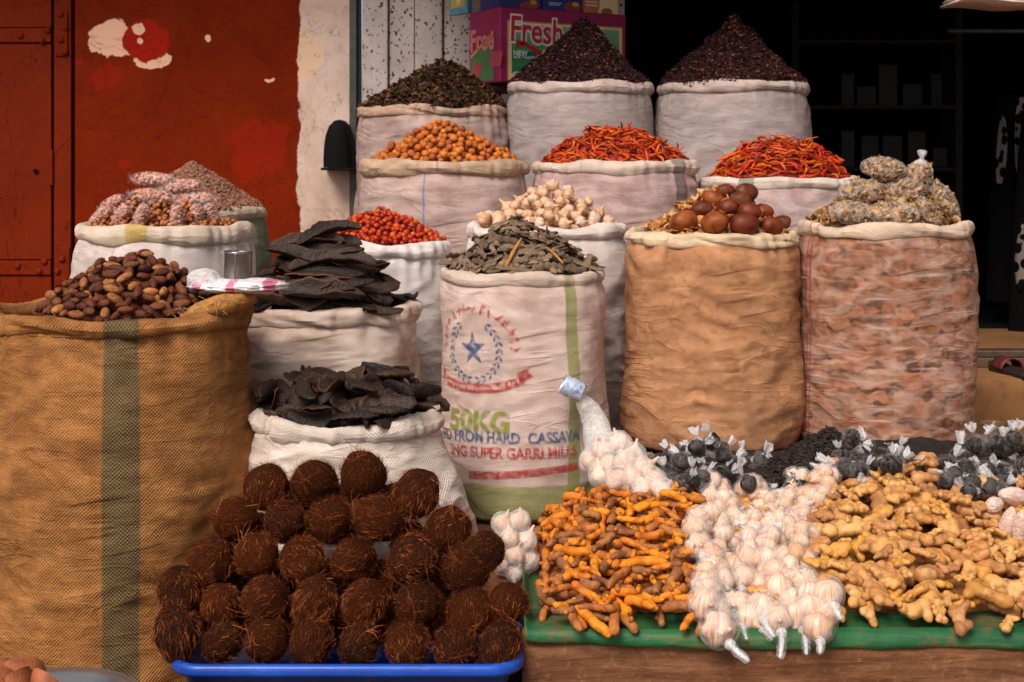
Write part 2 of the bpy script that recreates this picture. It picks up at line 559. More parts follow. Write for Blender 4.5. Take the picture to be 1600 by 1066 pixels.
def mound(name, hf, H, mask_fn, mat, label, cat, nseg=64, nr=22, ell=None, base=None, rough=.004, seed=0):
    """low core of a heap under its loose pieces, an elliptical lid shape"""
    cx, cy, rx, ry = ell
    V = np.zeros((nr, nseg, 3))
    for a in range(nr):
        rr = 1 - a / (nr - 1) * .999
        th = np.linspace(0, 2 * PI, nseg, endpoint=False)
        x = cx + rx * rr * np.sin(th); y = cy - ry * rr * np.cos(th)
        z = np.array([H(xx, yy) for xx, yy in zip(x, y)])
        z += np.array([noise.noise(Vector((xx * 60 + seed, yy * 60, 0))) * rough for xx, yy in zip(x, y)])
        V[a, :, 0] = x; V[a, :, 1] = y; V[a, :, 2] = z
    if base is not None:
        V = np.concatenate([np.stack([V[0, :, 0], V[0, :, 1], np.full(nseg, base)], 1)[None], V])
    me = grid_mesh(name, V, mat, wrap=True)
    o = obj(name, me)
    return tag(o, label, cat, None, 'stuff')

# ------------------------------------------------------------------ the setting
LEDGE = .565; PAVE = .25; PLINTH = .84; WALL = 6.3

def ground_mat(name, a, b, scale, bump=.4):
    t = NT(name); v = t.coord()
    n = t.noise(v, scale, 6, .62); n2 = t.noise(v, scale * 9, 4)
    c = t.ramp(n, [(.3, a), (.7, b)])
    c = t.mix(t.math('MULTIPLY', t.step(n2, .5, .75), .5), c, tuple(q * .6 for q in a[:3]) + (1,))
    return t.done(t.bsdf(c, .88, t.bump(t.math('ADD', n, t.math('MULTIPLY', n2, .5)), bump, .01), .2))
def ledge_mat():
    t = NT('ledge_earth'); v = t.coord()
    s = t.scale(v, (2.0, 2.0, 16.0))
    n = t.noise(s, 2.2, 6, .65, .5); n2 = t.noise(v, 55, 4); n3 = t.noise(v, 5, 5, .6)
    c = t.ramp(n, [(.28, C(72, 44, 28)), (.55, C(122, 80, 54)), (.78, C(152, 110, 80))])
    c = t.mix(t.math('MULTIPLY', t.step(n3, .5, .7), .6), c, C(80, 52, 36))
    c = t.mix(t.math('MULTIPLY', t.step(n2, .55, .75), .35), c, C(160, 125, 98))
    return t.done(t.bsdf(c, .9, t.bump(t.math('ADD', t.math('MULTIPLY', n, 1.5), n2), .6, .008), .15))
M_street = ground_mat('street_earth', C(95, 72, 55), C(135, 105, 82), 1.5)
M_ledge = ledge_mat()
M_plinth = ground_mat('plinth_cement', C(112, 76, 46), C(138, 96, 60), 3.0, .2)

g = G(); g.add([(-150, -150, 0), (150, -150, 0), (150, 150, 0), (-150, 150, 0)], [(0, 1, 2, 3)])
tag(g.build('ground', M_street), 'bare brown earth street before the stall', None, None, 'structure')
g = G(); g.box(-8, 8, 2.2, 12, .0, PAVE, bev=.012)
tag(g.build('pavement', M_street), 'low raised pavement under the stall', None, None, 'structure')

def rough_slab(name, x0, x1, y0, y1, z0, z1, mat, label, amp=.006, seed=0):
    """raised slab with a slightly broken front edge"""
    n = max(int((x1 - x0) / .03), 4)
    xs = np.linspace(x0, x1, n); V = []
    for k, (dy, z) in enumerate([(0, z0), (0, z0 + (z1 - z0) * .4), (0, z1 - .05), (0, z1 - .012), (.012, z1), (.2, z1), (y1 - y0, z1)]):
        row = []
        for x in xs:
            w = noise.noise(Vector((x * 9 + seed, z * 9, k * .3))) * amp + noise.noise(Vector((x * 40, z * 30, seed))) * amp * .5
            row.append((x, y0 + dy + (w if k < 5 else 0), z + (w * .5 if 2 < k < 6 else 0)))
        V.append(row)
    V = np.array(V)
    me = grid_mesh(name, V, mat)
    bm = bmesh.new(); bm.from_mesh(me)
    m0 = len(bm.verts)
    # end caps so the slab reads as solid
    bm.verts.ensure_lookup_table()
    nn = n
    for side in (0, nn - 1):
        bm.verts.ensure_lookup_table()
        loop = [bm.verts[k * nn + side] for k in range(7)]
        b = bm.verts.new((loop[0].co.x, y1, z0))
        try: bm.faces.new(loop + [b] if side == 0 else list(reversed(loop + [b])))
        except ValueError: pass
    bm.to_mesh(me); bm.free()
    return tag(obj(name, me), label, None, None, 'structure')
rough_slab('ledge', .022, 4.0, 2.955, 4.745, PAVE, LEDGE, M_ledge, 'brown worn ledge under the green cloth of roots', .006, 1)
rough_slab('ledge', -.63, .018, 3.275, 4.745, PAVE, LEDGE, M_ledge, 'brown ledge part behind the coconut tray', .006, 5)
rough_slab('ledge', -4.0, -.634, 3.93, 4.745, PAVE, LEDGE, M_ledge, 'brown ledge part behind the jute sack', .006, 9)
rough_slab('shop_step', -4.0, 4.0, 4.75, 6.298, LEDGE - .3, PLINTH, M_plinth, 'brown cement step in front of the dark shop', .004, 3)

# wall with old red paint, plaster strip beside it
def red_wall_mat():
    t = NT('red_paint_wall'); v = t.coord()
    sp = t.node('ShaderNodeSeparateXYZ', None, Vector=v); x, z = sp.outputs[0], sp.outputs[2]
    nb = t.noise(v, 3.0, 6, .6); nm = t.noise(v, 14, 6, .65); nf = t.noise(v, 70, 4)
    red = t.ramp(nb, [(.3, C(102, 26, 2)), (.7, C(122, 34, 4))])
    red = t.mix(t.math('MULTIPLY', t.step(nm, .5, .75), .35), red, C(98, 24, 8))
    fresh = C(150, 28, 11); cream = C(226, 178, 152)
    def blob(px, py, rx, ry, warp=.10, sc=9.0):
        cx, cz = X(px, WALL), Z(py, WALL); rx, ry = PX(rx, WALL), PX(ry, WALL)
        wx = t.math('MULTIPLY', t.math('SUBTRACT', t.noise(v, sc, 4, .6), .5), warp * 2)
        dx = t.math('DIVIDE', t.math('SUBTRACT', t.math('ADD', x, wx), cx), rx)
        dz = t.math('DIVIDE', t.math('SUBTRACT', t.math('ADD', z, t.math('MULTIPLY', wx, .7)), cz), ry)
        d = t.math('ADD', t.math('MULTIPLY', dx, dx), t.math('MULTIPLY', dz, dz))
        return t.math('SUBTRACT', 1.0, t.step(d, .93, 1.05))
    c = red
    for b in ((398, 235, 46, 44, .17, 7.0), (168, 120, 24, 18, .05, 14.0), (155, 137, 7, 6, .01, 9.0), (195, 257, 9, 7, .01, 9.0), (120, 96, 9, 6, .02, 20)):
        c = t.mix(t.math('MULTIPLY', blob(*b), .45), c, fresh)
    pat = t.math('MAXIMUM', blob(182, 61, 46, 29, .09, 10.0), blob(238, 92, 30, 16, .05, 12))
    c = t.mix(pat, c, cream)
    c = t.mix(blob(229, 65, 34, 36, .06, 10.0), c, fresh)
    for b in ((216, 46, 12, 8, .03, 20.0), (219, 64, 5, 5, .01, 9), (325, 60, 5, 6, .015, 20), (420, 126, 8, 3, .03, 25), (248, 98, 16, 7, .03, 25)):
        c = t.mix(blob(*b), c, cream)
    # plaster to the right of the paint's ragged edge
    plaster = t.ramp(t.noise(t.scale(v, (1, 1, .5)), 4, 6, .62), [(.3, C(176, 150, 132)), (.55, C(214, 188, 174)), (.75, C(222, 200, 188))])
    plaster = t.mix(t.math('MULTIPLY', t.step(nm, .48, .72), .45), plaster, C(160, 132, 108))
    plaster = t.mix(blob(478, 84, 26, 42, .06, 8), plaster, C(226, 190, 162))
    ed = t.math('ADD', x, t.math('ADD', t.math('MULTIPLY', t.math('SUBTRACT', nb, .5), .08), t.math('MULTIPLY', t.math('SUBTRACT', nm, .5), .05)))
    mk = t.step(ed, X(466, WALL) - .002, X(466, WALL) + .006)
    c = t.mix(mk, c, plaster)
    crack = t.step(t.math('ABSOLUTE', t.math('SUBTRACT', t.noise(v, 2.2, 5, .65, 1.5), .5)), .006, .0)
    c = t.mix(t.math('MULTIPLY', crack, .45), c, C(60, 20, 10))
    h = t.math('ADD', t.math('MULTIPLY', nm, .7), t.math('SUBTRACT', t.math('MULTIPLY', nf, .35), t.math('MULTIPLY', pat, .5)))
    h = t.math('SUBTRACT', h, t.math('MULTIPLY', crack, .5))
    rg = t.math('ADD', .55, t.math('MULTIPLY', mk, .3))
    return t.done(t.bsdf(c, rg, t.bump(h, .45, .008), .04))
xw0, xw1 = X(113, WALL), X(546, WALL)
n = 40
g = G(); g.box(xw0 + .012, xw1, WALL, WALL + .25, PLINTH + .002, 3.6)
tag(g.build('painted_wall', red_wall_mat()), 'red painted wall with peeling cream patches and a bare plaster strip at its edge', 'wall')

M_door = None
def door_mat():
    t = NT('door_red_steel'); v = t.coord()
    nb = t.noise(v, 2.5, 5, .6); nm = t.noise(v, 18, 6, .65); nf = t.noise(v, 90, 3)
    c = t.ramp(nb, [(.3, C(98, 26, 3)), (.7, C(118, 35, 6))])
    c = t.mix(t.math('MULTIPLY', t.step(nm, .55, .72), .5), c, C(78, 24, 10))
    crack = t.step(t.math('ABSOLUTE', t.math('SUBTRACT', t.noise(t.scale(v, (1, 1, .35)), 3.0, 4, .6, 1.0), .5)), .004, .0)
    c = t.mix(t.math('MULTIPLY', crack, .7), c, C(48, 16, 8))
    return t.done(t.bsdf(c, .55, t.bump(t.math('ADD', nm, t.math('SUBTRACT', t.math('MULTIPLY', nf, .3), crack)), .4, .006), .06))
M_door = door_mat(); M_dark = simple('dark_gap', C(22, 14, 11), .9, .1)
door = empty('metal_door', (X(0, WALL), WALL, PLINTH))
tag(door, 'red painted steel door with riveted straps and hinge plate', 'door')
def dbox(name, p0, p1, q0, q1, y0, y1, mat=None, bev=.003, parent=door):
    D = WALL
    gg = G(); gg.box(X(p0, D) - door.location.x, X(p1, D) - door.location.x, y0, y1, Z(q1, D) - PLINTH, Z(q0, D) - PLINTH, bev=bev)
    return gg.build(name, mat or M_door, parent)
ZB = HOR + (EYE - PLINTH - .004) * F / WALL
dbox('backing', -420, 116, -330, ZB, .06, .09, M_dark, 0)
dbox('door_panel', -400, 79.5, 68, 406, .005, .05)
dbox('door_panel', -400, 79.5, 431, ZB - 2, .005, .05)
dbox('door_panel', -400, 79.5, -320, 43, .005, .05)
st = dbox('strap', -400, 80, 44.5, 66.5, -.006, .04); s2 = dbox('strap', -400, 80, 407.5, 429.5, -.006, .04)
jm = dbox('jamb', 84.5, 111.5, -325, ZB - 2, -.004, .055)
hp = dbox('hinge_plate', 88, 107, 18, 88, -.014, -.0045, None, .003, door)
hp2 = dbox('hinge_plate', 86, 110, 386, 446, -.012, -.0045, None, .003, door)
lt = dbox('latch_plate', 76, 84, 234, 290, -.016, .004)
def rivet(px, py, y, parent=door):
    gg = G(); gg.ball((X(px, WALL) - door.location.x, y, Z(py, WALL) - PLINTH), (.016, .010, .016), 12, 8)
    return gg.build('rivet', M_door, parent, True)
for px, py in ((33, 56), (75, 48), (66, 64), (28, 416), (70, 409), (62, 424)): rivet(px, py, -.007, st if py < 200 else s2)
for px, py in ((96, 23), (103, 44), (97, 63), (103, 82), (98, 405), (91, 424), (103, 438)): rivet(px, py, -.014, hp if py < 200 else hp2)
gg = G(); gg.lathe([(.0, -.001), (.011, -.001), (.012, .004), (.009, .004)], 16, Matrix.Translation((X(56, WALL) - door.location.x, .003, Z(268, WALL) - PLINTH)) @ Matrix.Rotation(PI / 2, 4, 'X'))
gg.build('keyhole', M_dark, door, True)

# metal post, terrazzo pilaster
M_steel = simple('grey_post_metal', C(78, 76, 74), .45, .5, .6, .3, 25, .15)
post = empty('metal_post', (X(556, WALL), WALL, PLINTH)); tag(post, 'grey square metal post between plaster and speckled pilaster', 'post')
hx = PX(9, WALL)
g = G(); g.box(-hx, hx * .25, -.03, .03, 0, 2.7, bev=.003); g.build('tube', M_steel, post)
g = G(); g.box(hx * .25 + .003, hx * .85, -.012, .03, 0, 2.7, bev=.003); g.build('flange', simple('dark_flange', C(40, 38, 38), .5, .4, .4), post)
def terrazzo():
    t = NT('terrazzo_chips'); v = t.rvec()
    vo = t.node('ShaderNodeTexVoronoi', {'feature': 'F1'}, Vector=t.node('ShaderNodeVectorMath', {'operation': 'ADD'}, _0=t.scale(v, (1, 1, .8), rot=(0, .5, 0)), _1=t.scale(t.node('ShaderNodeTexNoise', None, Vector=v, Scale=45.0).outputs[1], (.035, .035, .035))).outputs[0], Scale=58.0)
    pick = t.step(t.node('ShaderNodeSeparateColor', None, Color=vo.outputs['Color']).outputs[0], .42, .50)
    size = t.math('ADD', .20, t.math('MULTIPLY', t.node('ShaderNodeSeparateColor', None, Color=vo.outputs['Color']).outputs[1], .22))
    chip = t.math('MULTIPLY', t.math('LESS_THAN', vo.outputs[0], size), pick)
    base = t.ramp(t.noise(v, 5, 5, .6), [(.3, C(168, 152, 148)), (.7, C(206, 190, 186))])
    base = t.mix(t.math('MULTIPLY', t.step(t.noise(v, 90, 3), .5, .7), .3), base, C(140, 122, 116))
    c = t.mix(chip, base, C(46, 40, 40))
    return t.done(t.bsdf(c, .5, t.bump(t.noise(v, 60, 4), .25, .003), .4))
M_ter = terrazzo()
pil = empty('terrazzo_pilaster', (X(770, WALL), WALL, PLINTH)); tag(pil, 'pale speckled terrazzo pilaster with vertical joints behind the cartons', 'pillar')
edges = [566, 607, 648, 692, 736, 780, 824, 868, 912, 956, 977]
for k in range(len(edges) - 1):
    g = G(); dy = .0 if k % 2 == 0 else .022
    g.box(X(edges[k], WALL) - pil.location.x + .002, X(edges[k + 1], WALL) - pil.location.x - .002, dy - .012, .25, .002, 2.76, bev=.006)
    g.build('panel', M_ter, pil)
g = G(); g.box(X(567, WALL) - pil.location.x, X(976, WALL) - pil.location.x, .04, .24, .003, 2.75); g.build('core', M_dark, pil)
# black rounded hood fixed to the plaster
D = 6.22
hood = empty('wall_hood', (X(530, D), D, Z(262, D))); tag(hood, 'black rounded hood hanging on the plaster beside the post', 'hood')
M_blk = simple('black_plastic', C(9, 8, 8), .8, .15)
w, hh = PX(23, D), PX(75, D); V = []
prof = [(-1, 0), (-1.02, .1), (-.97, .45), (-.86, .68), (-.62, .88), (-.3, .98), (0, 1), (.3, .98), (.62, .88), (.86, .68), (.97, .45), (1.02, .1), (1, 0)]
for (y, k) in ((.075, 1.0), (.0, 1.0), (-.05, .96), (-.075, .86), (-.085, .6), (-.088, .0)):
    V.append([(a * w * k, y, b * hh * k + (1 - k) * hh * .3 * (1 if b > 0 else 0)) for a, b in prof])
obj('shell', grid_mesh('shell', np.array(V), M_blk), hood)
g = G(); g.box(-w * 1.08, w * 1.08, -.094, .074, -.012, -.001, bev=.004); g.build('rim', M_blk, hood)

# the dark shop: walls, ceiling, lintel, unseen tin awning added for shade
M_int = simple('shop_dark_wall', C(16, 20, 19), .95, .05, 0, .3, 4, .1)  # near-black colour stands in for the darkness of the unlit shop
M_tin = simple('awning_tin', C(70, 62, 56), .55, .4, .5, .3, 6, .2)
def sbox(name, x0, x1, y0, y1, z0, z1, mat, label, kind='structure', cat=None):
    g = G(); g.box(x0, x1, y0, y1, z0, z1)
    return tag(g.build(name, mat), label, cat, None, kind)
xo = X(977, WALL)
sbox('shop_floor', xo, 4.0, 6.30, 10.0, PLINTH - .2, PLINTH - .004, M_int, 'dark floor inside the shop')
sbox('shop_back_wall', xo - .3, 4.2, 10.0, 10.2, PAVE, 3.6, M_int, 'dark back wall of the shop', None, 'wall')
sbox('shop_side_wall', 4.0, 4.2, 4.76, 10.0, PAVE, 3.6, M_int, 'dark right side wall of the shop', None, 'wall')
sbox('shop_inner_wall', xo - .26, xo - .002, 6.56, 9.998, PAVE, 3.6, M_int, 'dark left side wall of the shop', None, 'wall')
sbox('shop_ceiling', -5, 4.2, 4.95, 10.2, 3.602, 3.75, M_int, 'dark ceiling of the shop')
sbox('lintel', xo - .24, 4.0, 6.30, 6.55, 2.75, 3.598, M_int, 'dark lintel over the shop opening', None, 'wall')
sbox('upper_wall', X(546, WALL) + .002, xo - .25, 6.305, 6.55, 3.605 - 1e-3, 3.606, M_int, 'thin ledge over the pilaster', None, 'wall') if False else None
aw = empty('shade_awning', (0, 5.2, 2.8)); tag(aw, 'unseen corrugated tin awning added to shade the shop front', 'awning')
xs = np.linspace(-.6, 4.4, 260); V = np.array([[(x, y, z + .012 * math.sin(x * 2 * PI / .076)) for x in xs] for (y, z) in ((-.2, -.12), (.1, -.05), (1.095, .16))])
obj('sheet', grid_mesh('sheet', V, M_tin), aw)
V2 = V.copy(); V2[:, :, 2] += .02

# sill, sandals step
sill = empty('door_sill', (X(1560, 5.0), 5.06, PLINTH)); tag(sill, 'worn metal door sill on the shop step', 'sill')
g = G(); g.box(-.2, 1.6, -.03, .06, .0, .035, bev=.004); g.build('base', simple('sill_wood', C(92, 66, 48), .8), sill)
g = G(); g.box(-.2, 1.6, -.02, .045, .036, .062, bev=.004); g.build('rail', simple('sill_steel', C(112, 92, 82), .35, .5, .7, .3), sill)

# ------------------------------------------------------------------ sacks
class Sack:
    def __init__(s, cx, D, hw, rim_py, base, prof, seed, ryk=.92, lean=(0, 0), lump=.010, fold=.007, gather=.006, rim_drop=0.0, square=0.0):
        s.cx, s.cy = X(cx, D), D
        s.rx = PX(hw, D); s.ry = s.rx * ryk
        s.base = base; s.top = Z(rim_py, D); s.h = s.top - base
        s.prof = np.array(prof); s.seed = seed; s.lean = lean
        s.lump, s.fold, s.gather, s.rim_drop, s.square = lump, fold, gather, rim_drop, square
        ts = np.linspace(0, 1, 200)
        k = np.interp(ts, s.prof[:, 0], s.prof[:, 1])
        ker = np.hanning(25); ker /= ker.sum()
        kp = np.pad(k, 12, mode='edge'); s.kt = ts; s.kk = np.convolve(kp, ker, mode='valid')
    def rad(s, t): return float(np.interp(t, s.kt, s.kk))
    def pos(s, th, t, off=0.0):
        k = s.rad(t); sn, cs = math.sin(th), math.cos(th)
        r0 = s.rx
        z = t * s.h
        sd = s.seed * 3.7
        d = noise.noise(Vector((sn * r0 * 6 + sd, cs * r0 * 6, z * 5))) * s.lump
        # soft slanting creases running round the cloth
        n1 = noise.noise(Vector((sn * r0 * 5.5 + sd, cs * r0 * 5.5 + 5, z * 15 + 1.6 * noise.noise(Vector((sn * 1.5 + sd, cs * 1.5, z * 2.5))))))
        d += (abs(n1) * -2 + .6) * s.fold * 1.25 * (.15 + .85 * abs(noise.noise(Vector((sn * 2 + sd, cs * 2, z * 4)))) * 2)
        n2 = noise.noise(Vector((sn * r0 * 12, cs * r0 * 12 + sd, z * 55)))
        d += n2 * s.fold * .35
        d += noise.noise(Vector((sn * 1.1 + sd * 1.7, cs * 1.1, z * 3.2))) * .020 * (1 - .5 * t)
        top = float(smooth(.80, 1.0, t))
        n3 = noise.noise(Vector((sn * r0 * 38 + sd, cs * r0 * 38, z * 3)))
        d += n3 * s.gather * top
        k2 = 1.0
        if s.square: k2 = 1 + s.square * (abs(math.sin(2 * th)) - .3)
        rr = 1.0
        x = s.cx + (s.rx * k * k2 + d + off) * sn + s.lean[0] * t
        y = s.cy - (s.ry * k * k2 + d + off) * cs + s.lean[1] * t
        zz = s.base + z
        if t > .85: zz += noise.noise(Vector((sn * 2.2 + sd, cs * 2.2, 9))) * .008 * (t - .85) / .15
        return Vector((x, y, zz))

def smoothf(a, b, x): return float(smooth(a, b, x))

def build_sack(s, name, label, mat, rim_mat=None, rim=(.024, .028), rim_k=1.0, NU=150, NV=84, rim_amp=.004, twist=5, rim_wave=.006, group='open sacks of the stall'):
    root = empty(name, (s.cx, s.cy, s.base)); tag(root, label, 'sack', group)
    o = Vector(root.location)
    V = np.zeros((NV, NU, 3)); uv = np.zeros((NV, NU + 1, 2))
    rm = (s.rx + s.ry) / 2
    for j in range(NV):
        t = j / (NV - 1)
        for i in range(NU):
            th = -PI + 2 * PI * i / NU
            V[j, i] = s.pos(th, t) - o
        uv[j, :, 0] = (-PI + 2 * PI * np.arange(NU + 1) / NU) * rm; uv[j, :, 1] = t * s.h
    # tuck the bottom in
    V0 = V[0].copy(); V0[:, :2] *= .9
    V[0, :, 2] += .018; V[1, :, 2] += .008
    V = np.concatenate([V0[None], V]); uv = np.concatenate([uv[:1], uv])
    body = obj('body', grid_mesh('body', V, mat, uv, wrap=True, cap=True), root)
    # rolled-down collar
    NR, NS = 190, 18
    a, b = rim[0] * .82, rim[1] * .90
    R = np.zeros((NS, NR, 3)); ru = np.zeros((NS, NR + 1, 2))
    for i in range(NR):
        th = -PI + 2 * PI * i / NR
        sn, cs = math.sin(th), math.cos(th)
        p = s.pos(th, 1.0) - o
        p.x *= rim_k; p.y *= rim_k
        wav = noise.noise(Vector((sn * 1.7 + s.seed, cs * 1.7, 3))) * rim_wave
        fat = .92 + .34 * noise.noise(Vector((sn * 1.8 + s.seed, cs * 1.8, 7)))
        droop = s.rim_drop * max(cs, 0) ** 1.5
        for j in range(NS):
            ph = 2 * PI * j / NS
            wob = 2.5 * noise.noise(Vector((sn * 1.6, cs * 1.6, s.seed + 4)))
            cr = rim_amp * (.55 * math.sin(2 * ph + twist * th + wob) - 1.5 * abs(noise.noise(Vector((sn * 2.2 + math.cos(ph + th * twist * .5) * 1.1, cs * 2.2 + math.sin(ph + th * twist * .5) * 1.1, s.seed + 2)))) + .4)
            cr += rim_amp * .30 * noise.noise(Vector((sn * 22, cs * 22 + ph, s.seed)))
            ra, rb = (a * fat + cr), (b * fat + cr)
            R[j, i] = (p.x + sn * ra * math.cos(ph), p.y - cs * ra * math.cos(ph), p.z + wav - droop + rb * math.sin(ph))
            ru[j, i] = (th * rm, s.h - .03 + ph * b * .9)
    ru[:, NR] = ru[:, 0]; ru[:, NR, 0] = PI * rm
    R = np.concatenate([R, R[:1]]); ru2 = ru[:1].copy(); ru2[:, :, 1] += 2 * PI * b * .9; ru = np.concatenate([ru, ru2])
    obj('rolled_rim', grid_mesh('rolled_rim', R, rim_mat or mat, ru, wrap=True), root)
    s.root = root; s.body = body
    return root

STD = [(0, .93), (.06, .99), (.3, 1.0), (.6, 1.0), (.85, 1.0), (.94, .98), (1, .90)]
INKB = C(52, 88, 126); INKR = C(176, 44, 40); INKG = C(134, 146, 44)
W1, W2 = C(224, 206, 194), C(170, 138, 110)

# jute sack, front left
sA = Sack(190, 3.55, 208, 492, PAVE, [(0, .90), (.06, .98), (.3, 1.0), (.6, 1.02), (.86, .99), (.95, .95), (1, .92)], 1, .95, lump=.016, fold=.010, gather=.010, rim_drop=.0)
mA = sack_mat('jute_cloth', C(176, 120, 70), C(114, 70, 38), .0088, .60, [(.086, .041, C(70, 82, 64), .95)], .75, .6, rough=.9)
build_sack(sA, 'jute_sack', 'big coarse brown jute sack with a dark green stripe, dates heaped on it', mA, rim=(.024, .030), rim_amp=.007, twist=3, rim_wave=.016)
# white sack with bagged groundnuts, behind the jute sack
sB = Sack(258, 4.3, 139, 363, LEDGE, STD, 2, lump=.010, fold=.006, gather=.012)
mB = sack_mat('white_cloth', C(222, 206, 200), C(168, 146, 138), .0072, 0.32, [(-.10, .004, C(110, 120, 170), .5)], .4, .5, .1)
mBr = sack_mat('cream_cloth', C(224, 205, 186), C(180, 150, 122), .0072, 0.32, [(-.025, .032, C(206, 170, 40), 1.0)], .35, .5)
build_sack(sB, 'white_sack', 'white sack behind the dates, holding clear bags of groundnuts, yellow mark on rim', mB, mBr, (.028, .036))
sC = Sack(305, 4.78, 113, 333, LEDGE, [(0, .93), (.06, 1.0), (.6, 1.02), (.88, 1.0), (.95, .96), (1, .88)], 3)
build_sack(sC, 'green_sack', 'faded green sack against the red wall, topped with a fine brown heap',
           sack_mat('green_cloth', C(120, 130, 104), C(82, 92, 66), .0072, 0.43, (), .6, .5), sack_mat('green_sack_rim', C(200, 180, 158), C(150, 126, 100), .0072, 0.29, (), .4), (.026, .028))
# two carob sacks
sD = Sack(556, 3.55, 145, 652, LEDGE, [(0, 1.30), (.2, 1.29), (.45, 1.20), (.7, 1.08), (.9, 1.0), (1, .95)], 4, .80, lean=(-.022, 0), lump=.016, fold=.010, gather=.012, rim_drop=.012)
mD = sack_mat('white_cloth_worn', C(228, 212, 200), C(174, 140, 114), .0072, 0.35, (), .55, .6, .15)
build_sack(sD, 'short_white_sack', 'short wide white sack behind the coconuts, full of black pods', mD, None, (.025, .031), rim_amp=.008, twist=3, rim_wave=.012)
sE = Sack(512, 4.02, 140, 488, LEDGE, [(0, 1.0), (.3, 1.04), (.6, 1.03), (.86, 1.0), (.94, .99), (1, .94)], 5, .86, lump=.014, fold=.011, gather=.012)
mE = sack_mat('white_cloth_soiled', C(224, 202, 190), C(166, 126, 98), .0072, 0.35, (), .75, .6, .15)
build_sack(sE, 'white_sack', 'white sack with a tall stack of large black pods above its twisted rim', mE, None, (.027, .030), rim_amp=.008, twist=3)
# red berries
sF = Sack(596, 4.44, 108, 388, LEDGE, STD, 6, lump=.012, fold=.009, gather=.012)
build_sack(sF, 'white_sack', 'bright white sack of small red berries between the pods and the metal post', sack_mat('white_cloth_bright', C(236, 224, 220), C(190, 172, 168), .0072, 0.26, (), .35, .4, .1), None, (.026, .028), rim_amp=.006)
# printed sack
sG = Sack(818, 4.05, 131, 430, LEDGE, [(0, .92), (.05, 1.0), (.25, 1.03), (.5, 1.0), (.75, .98), (.88, 1.0), (.95, .99), (1, .90)], 7, .92, lump=.008, fold=.0055, gather=.006)
mG = sack_mat('printed_sack_cloth', C(226, 200, 190), C(178, 138, 116), .0072, 0.38, [(.140, .019, INKG, 1.0)], .5, .6, .45, bottom=(.115, INKG, .95))
build_sack(sG, 'printed_sack', 'white sack printed 50KG CASSAVA with star and green stripes, grey beaded pods on top', mG, sack_mat('printed_sack_rim', C(220, 198, 184), C(180, 140, 116), .0072, 0.29, [(.140, .019, INKG, .6)], .5), (.021, .024), rim_amp=.004)
sH = Sack(853, 4.5, 124, 361, LEDGE, [(0, .93), (.06, 1.0), (.5, 1.03), (.88, 1.02), (.95, .99), (1, .88)], 8, .92, lump=.010, fold=.007)
build_sack(sH, 'white_sack', 'clean white sack of loose garlic behind the printed sack', sack_mat('white_cloth_clean', C(238, 222, 214), C(200, 176, 162), .0072, 0.26, (), .35, .4, .1), None, (.026, .027), rim_amp=.006)
# kola nut sack, red-lined sack on a low platform
BASEK = .735
sK = Sack(1114, 4.15, 135, 372, BASEK, [(0, .90), (.06, 1.0), (.2, 1.04), (.45, 1.0), (.65, .985), (.85, .99), (.94, .97), (1, .88)], 9, .92, lump=.010, fold=.009, gather=.010)
mK = sack_mat('ochre_stained_cloth', C(204, 150, 110), C(126, 80, 54), .0072, 0.38, (), .8, .7, .1, inner=(C(136, 80, 48), C(190, 122, 76), C(214, 160, 116), .45))
build_sack(sK, 'ochre_sack', 'ochre stained sack with large brown kola nuts and dried peel on top', mK, sack_mat('ochre_rim', C(226, 200, 168), C(196, 150, 110), .0072, 0.29, (), .45), (.024, .025), rim_amp=.008, twist=4)
sP = Sack(1381, 4.15, 138, 358, BASEK, [(0, .93), (.05, 1.0), (.3, 1.0), (.6, .98), (.85, .98), (.94, .965), (1, .90)], 10, .92, lump=.008, fold=.006, gather=.006)
mP = sack_mat('clear_woven_cloth', C(206, 166, 148), C(140, 92, 72), .0072, 0.43, [(-.318, .0035, C(160, 40, 52), .85), (-.300, .0035, C(160, 40, 52), .85)], .5, .6, .55,
              inner=(C(84, 52, 38), C(136, 82, 56), C(184, 118, 82), .92), rough=.40)
build_sack(sP, 'thin_woven_sack', 'see-through woven sack with two red threads, clear bags of dried flakes on top', mP,
           sack_mat('clear_rim', C(226, 200, 176), C(200, 160, 130), .0072, 0.29, [(-.30, .0035, C(190, 50, 60), .8), (-.27, .0035, C(190, 50, 60), .8)], .4), (.021, .026), rim_amp=.006)
# middle row on the step
TI, TJ = C(210, 182, 172), C(152, 116, 108)
sI = Sack(694, 5.04, 131, 264, PLINTH, STD, 11, lump=.012, fold=.010, gather=.012)
build_sack(sI, 'pinkish_sack', 'pinkish white sack with a thin blue line, heaped with orange nuts', sack_mat('pink_cloth', TI, TJ, .005, .28, [(-.055, .0035, C(84, 104, 190), .8)], .75, .5, .15),
           sack_mat('beige_rim', C(212, 180, 152), C(170, 130, 100), .0072, 0.58, [(-.01, .004, C(110, 120, 180), .7)], .4), (.032, .034), rim_amp=.007)
sJ = Sack(961, 5.04, 129, 263, PLINTH, STD, 12, lump=.012, fold=.009, gather=.012)
build_sack(sJ, 'pinkish_sack', 'pinkish sack with dark stripe at its right, dried chillies, behind the garlic', sack_mat('pink_cloth_striped', C(204, 174, 168), C(160, 112, 110), .0072, 0.43, [(.245, .034, C(84, 80, 76), .9)], .75, .5, .15),
           sack_mat('pale_rim', C(222, 200, 184), C(182, 150, 132), .0072, 0.29, [(.245, .034, C(110, 106, 98), .9), (-.14, .002, C(120, 120, 180), .6)], .35), (.028, .030), rim_amp=.005)
sM = Sack(1216, 5.0, 126, 286, PLINTH, STD, 13, lump=.012, fold=.010, gather=.010)
